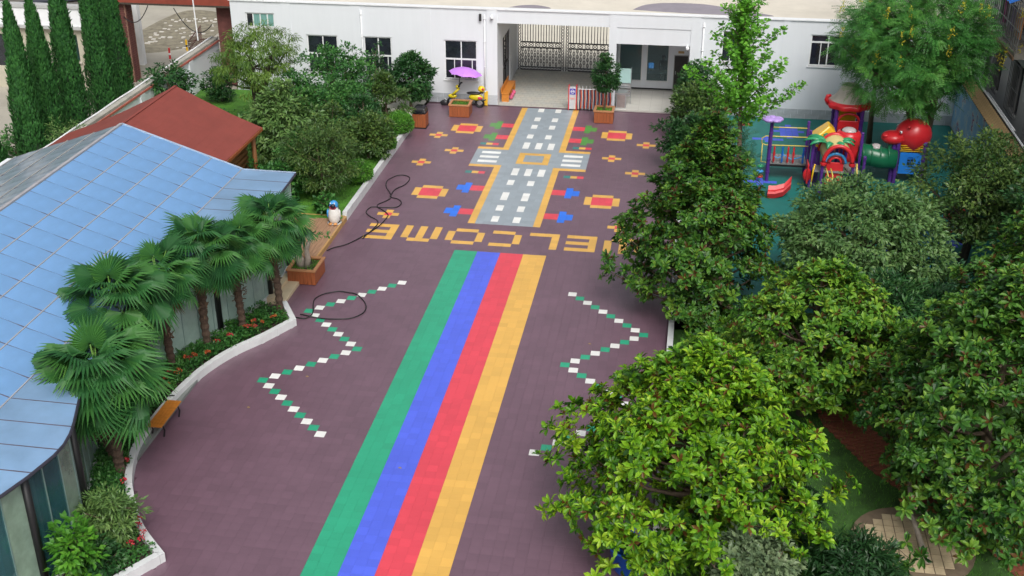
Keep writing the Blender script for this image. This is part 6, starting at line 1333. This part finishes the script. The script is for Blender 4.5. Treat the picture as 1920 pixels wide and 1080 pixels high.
def palm(base, top, lab, n=30, k=1.0, seed=1, lean=0):
    rg = np.random.default_rng(seed); t = thing('fan_palm', lab, 'palm', base, 'fan palms along the glass hall'); b = np.array(base); tp = np.array(top)
    zs = np.linspace(0, 1, 26); P_ = [b+(tp-b)*z+np.array((.05*math.sin(z*4+seed), .04*math.cos(z*3), 0)) for z in zs]; R_ = [(.095+.035*z+.014*(-1)**i+(.03 if z < .06 else 0))*(.55+.45*k) for i, z in enumerate(zs)]
    MB().tube(P_, R_, 11).build('trunk', mat('palm_fibre', (.085, .055, .038), .95, .4, 5, .8, 22, stretch=(2, 2, 5)), t)
    fb = MB()
    for i in range(90):
        z = rg.uniform(.25, 1)**.7; p = b+(tp-b)*z; a = rg.uniform(0, 6.28); r_ = (.10+.035*z)*k; q_ = p+np.array((math.cos(a)*r_, math.sin(a)*r_, 0)); o_ = np.array((math.cos(a)*.10, math.sin(a)*.10, rg.uniform(-.16, .12)))*k
        fb.bar(q_, q_+o_, .028*k, .012*k)
    fb.build('leaf_bases', mat('palm_stub', (.12, .075, .045), .9, .4, 8), t)
    for i in range(n+5):
        u = i/(n-1); a = i*2.39996+rg.normal()*.2; el = 1.4-1.8*min(1, u)+rg.normal()*.1; sc_ = k*rg.uniform(.88, 1.12)*(.8 if u < .12 else 1); dead = i >= n
        if dead: el = -1.15; sc_ *= .8
        M_ = Matrix.Translation(Vector((tp-b)*S)) @ Matrix.Rotation(a, 4, 'Z') @ Matrix.Rotation(-el, 4, 'Y') @ Matrix.Rotation(rg.normal()*.3, 4, 'X') @ Matrix.Scale(sc_, 4)
        link('frond', FRd if dead else FR[rg.integers(0, len(FR))], t, M=M_)
palm((-3.03, -2.69, .1), (-3.0, -2.65, 2.78), 'fan palm standing nearest the cream steps', 28, 1.06, 1)
palm((-3.68, -3.94, .1), (-3.58, -3.9, 2.6), 'second fan palm from the cream steps', 24, 1.0, 2)
palm((-4.24, -5.05, .1), (-4.12, -5.0, 2.9), 'third fan palm from the cream steps, leaning its fronds over the blue roof', 27, 1.14, 3)
palm((-4.64, -6.33, .1), (-4.75, -6.35, 2.75), 'fourth fan palm from the cream steps', 24, 1.08, 4)
palm((-4.75, -8.1, .1), (-5.05, -8.15, 2.95), 'fan palm just behind the largest front palm', 30, 1.3, 5)
palm((-3.96, -11.0, .1), (-4.1, -10.95, 2.6), 'largest fan palm in the front, with a thick trunk', 42, 1.36, 6)
palm((-4.3, -10.6, .1), (-4.75, -10.5, 1.75), 'low fan palm behind the trunk of the largest front palm', 18, 1.0, 7)
# ---- flower bed plants
rgf = np.random.default_rng(21); N_f = 520; pts = []
while len(pts) < N_f:
    y = rgf.uniform(-14.2, -2.6); xr = bed_x(y)-.28; wl_ = np.interp(-y, [1.75, 3.05, 4.08, 5.75, 7, 8.3, 9.7, 11, 12.1, 13, 14.2], [-3.62, -3.9, -4.29, -4.9, -5.12, -5.2, -5.05, -4.65, -4.2, -3.72, -3.62])+.12
    if xr > wl_: pts.append((rgf.uniform(wl_, xr), y, .22+rgf.uniform(-.05, .08)))
pts = np.array(pts); fb_ = thing('bed_plants', 'low leafy bedding plants filling the wavy flower bed', 'plants', (-4, -8, .1)); fb_['kind'] = 'stuff'
leaf_cloud('foliage', fb_, pts, (-4.2, -8, -2), LTb, L_mid, 34, .085, .17, rgf, flat=.7, jit=.6)
M_bl = leafmat('blossom_red', [(.45, .015, .03), (.58, .03, .06), (.62, .08, .12)]); M_blo = leafmat('blossom_orange', [(.40, .06, .02), (.50, .10, .03), (.55, .16, .06)])
def blossom(x, y, z, m, lab, r_=.06):
    t = thing('flower', lab, 'flower', (x, y, z-.15), 'flowers in the wavy bed'); rg = np.random.default_rng(int(abs(x*913+y*77))); n = 26; u = nrm(rg.normal(size=(n, 3))); u[:, 2] = abs(u[:, 2]); d, s_, n_ = frame(u+rg.normal(size=(n, 3))*.4, u)
    V, F, vv = bake(LTb[0], LTb[1], np.array((x, y, z))+u*r_*.7, d, s_, n_, r_*.95, None, rg.uniform(0, 1, n)); link('bloom', npmesh('bloom', V-org(t), F, m, var=vv), t); MB().tube([(x, y, z-.16), (x, y, z)], .008, 5).build('stem', MATS['dark_core_and_stem'], t)
for k, (x, y) in enumerate(((-2.35, -13.25), (-2.55, -13.05), (-2.8, -13.2), (-2.45, -13.65), (-2.62, -12.85), (-3.85, -10.85), (-3.55, -11.6), (-2.3, -13.45))): blossom(x, y, .42, M_bl, ['red flower head close to the near corner of the wavy kerb', 'red flower head at the near corner, just behind the one closest to the kerb', 'red flower head deepest in the near corner, toward the grey-green shrub', 'nearest red flower head of the wavy bed', 'farthest red flower head of the near corner cluster', 'red flower head beside the thick palm trunk', 'red flower head at the narrow part of the bed below the largest palm', 'red flower head touching the kerb at the near corner'][k])
for k in range(26):
    y = rgf.uniform(-7.6, -2.9); x = bed_x(y)-rgf.uniform(.3, .75); blossom(x, y, .36, M_blo if k % 3 else M_bl, 'small orange-red flower head in the far half of the wavy bed', .05)
bushy('bed_shrub', 'fine-leaved grey-green shrub at the foot of the largest front palm', 'shrub', (-3.05, -13.2, .1), (-3.0, -13.25, .75), .55, .6, L_sage, LS, .15, 110, 30, .16, r0=.03, stems=2)
bushy('bed_shrub', 'dark shrub low in front of the glass at the near end of the bed', 'shrub', (-2.95, -14.2, .1), (-2.9, -14.2, .5), .45, .42, L_dark, LT, .12, 60, 26, .16, r0=.02)
bushy('broadleaf_vine', 'light-green broad-leaved plant climbing beside the glass at the bottom left', 'plant', (-3.25, -14.7, .1), (-3.05, -14.75, 1.0), .42, .75, L_top, LTb, .17, 40, 16, .18, r0=.02, nl=12)
# thin fallen leaves on the court
for k, (x, y) in enumerate(((7.1, -6.4), (2.2, -9.6), (-1.2, -5.9), (6.0, -3.0), (-2.2, -7.6))):
    T_, F_ = leaf_t(.28); V = np.array((x, y, .006))+T_*.11; tag(link('fallen_leaf', npmesh('fallen_leaf', V, F_, leafmat('leaf_fallen', [(.4, .3, .1), (.5, .36, .14)]), var=np.full(len(V), .5))), ['small dry leaf by the zigzag tiles left of the front magnolia', 'small dry leaf on the red stripe', 'small dry leaf inside the left zigzag', 'small dry leaf right of the yellow stripe', 'small dry leaf between the wavy kerb and the left zigzag'][k], 'leaf', 'fallen leaves on the court')
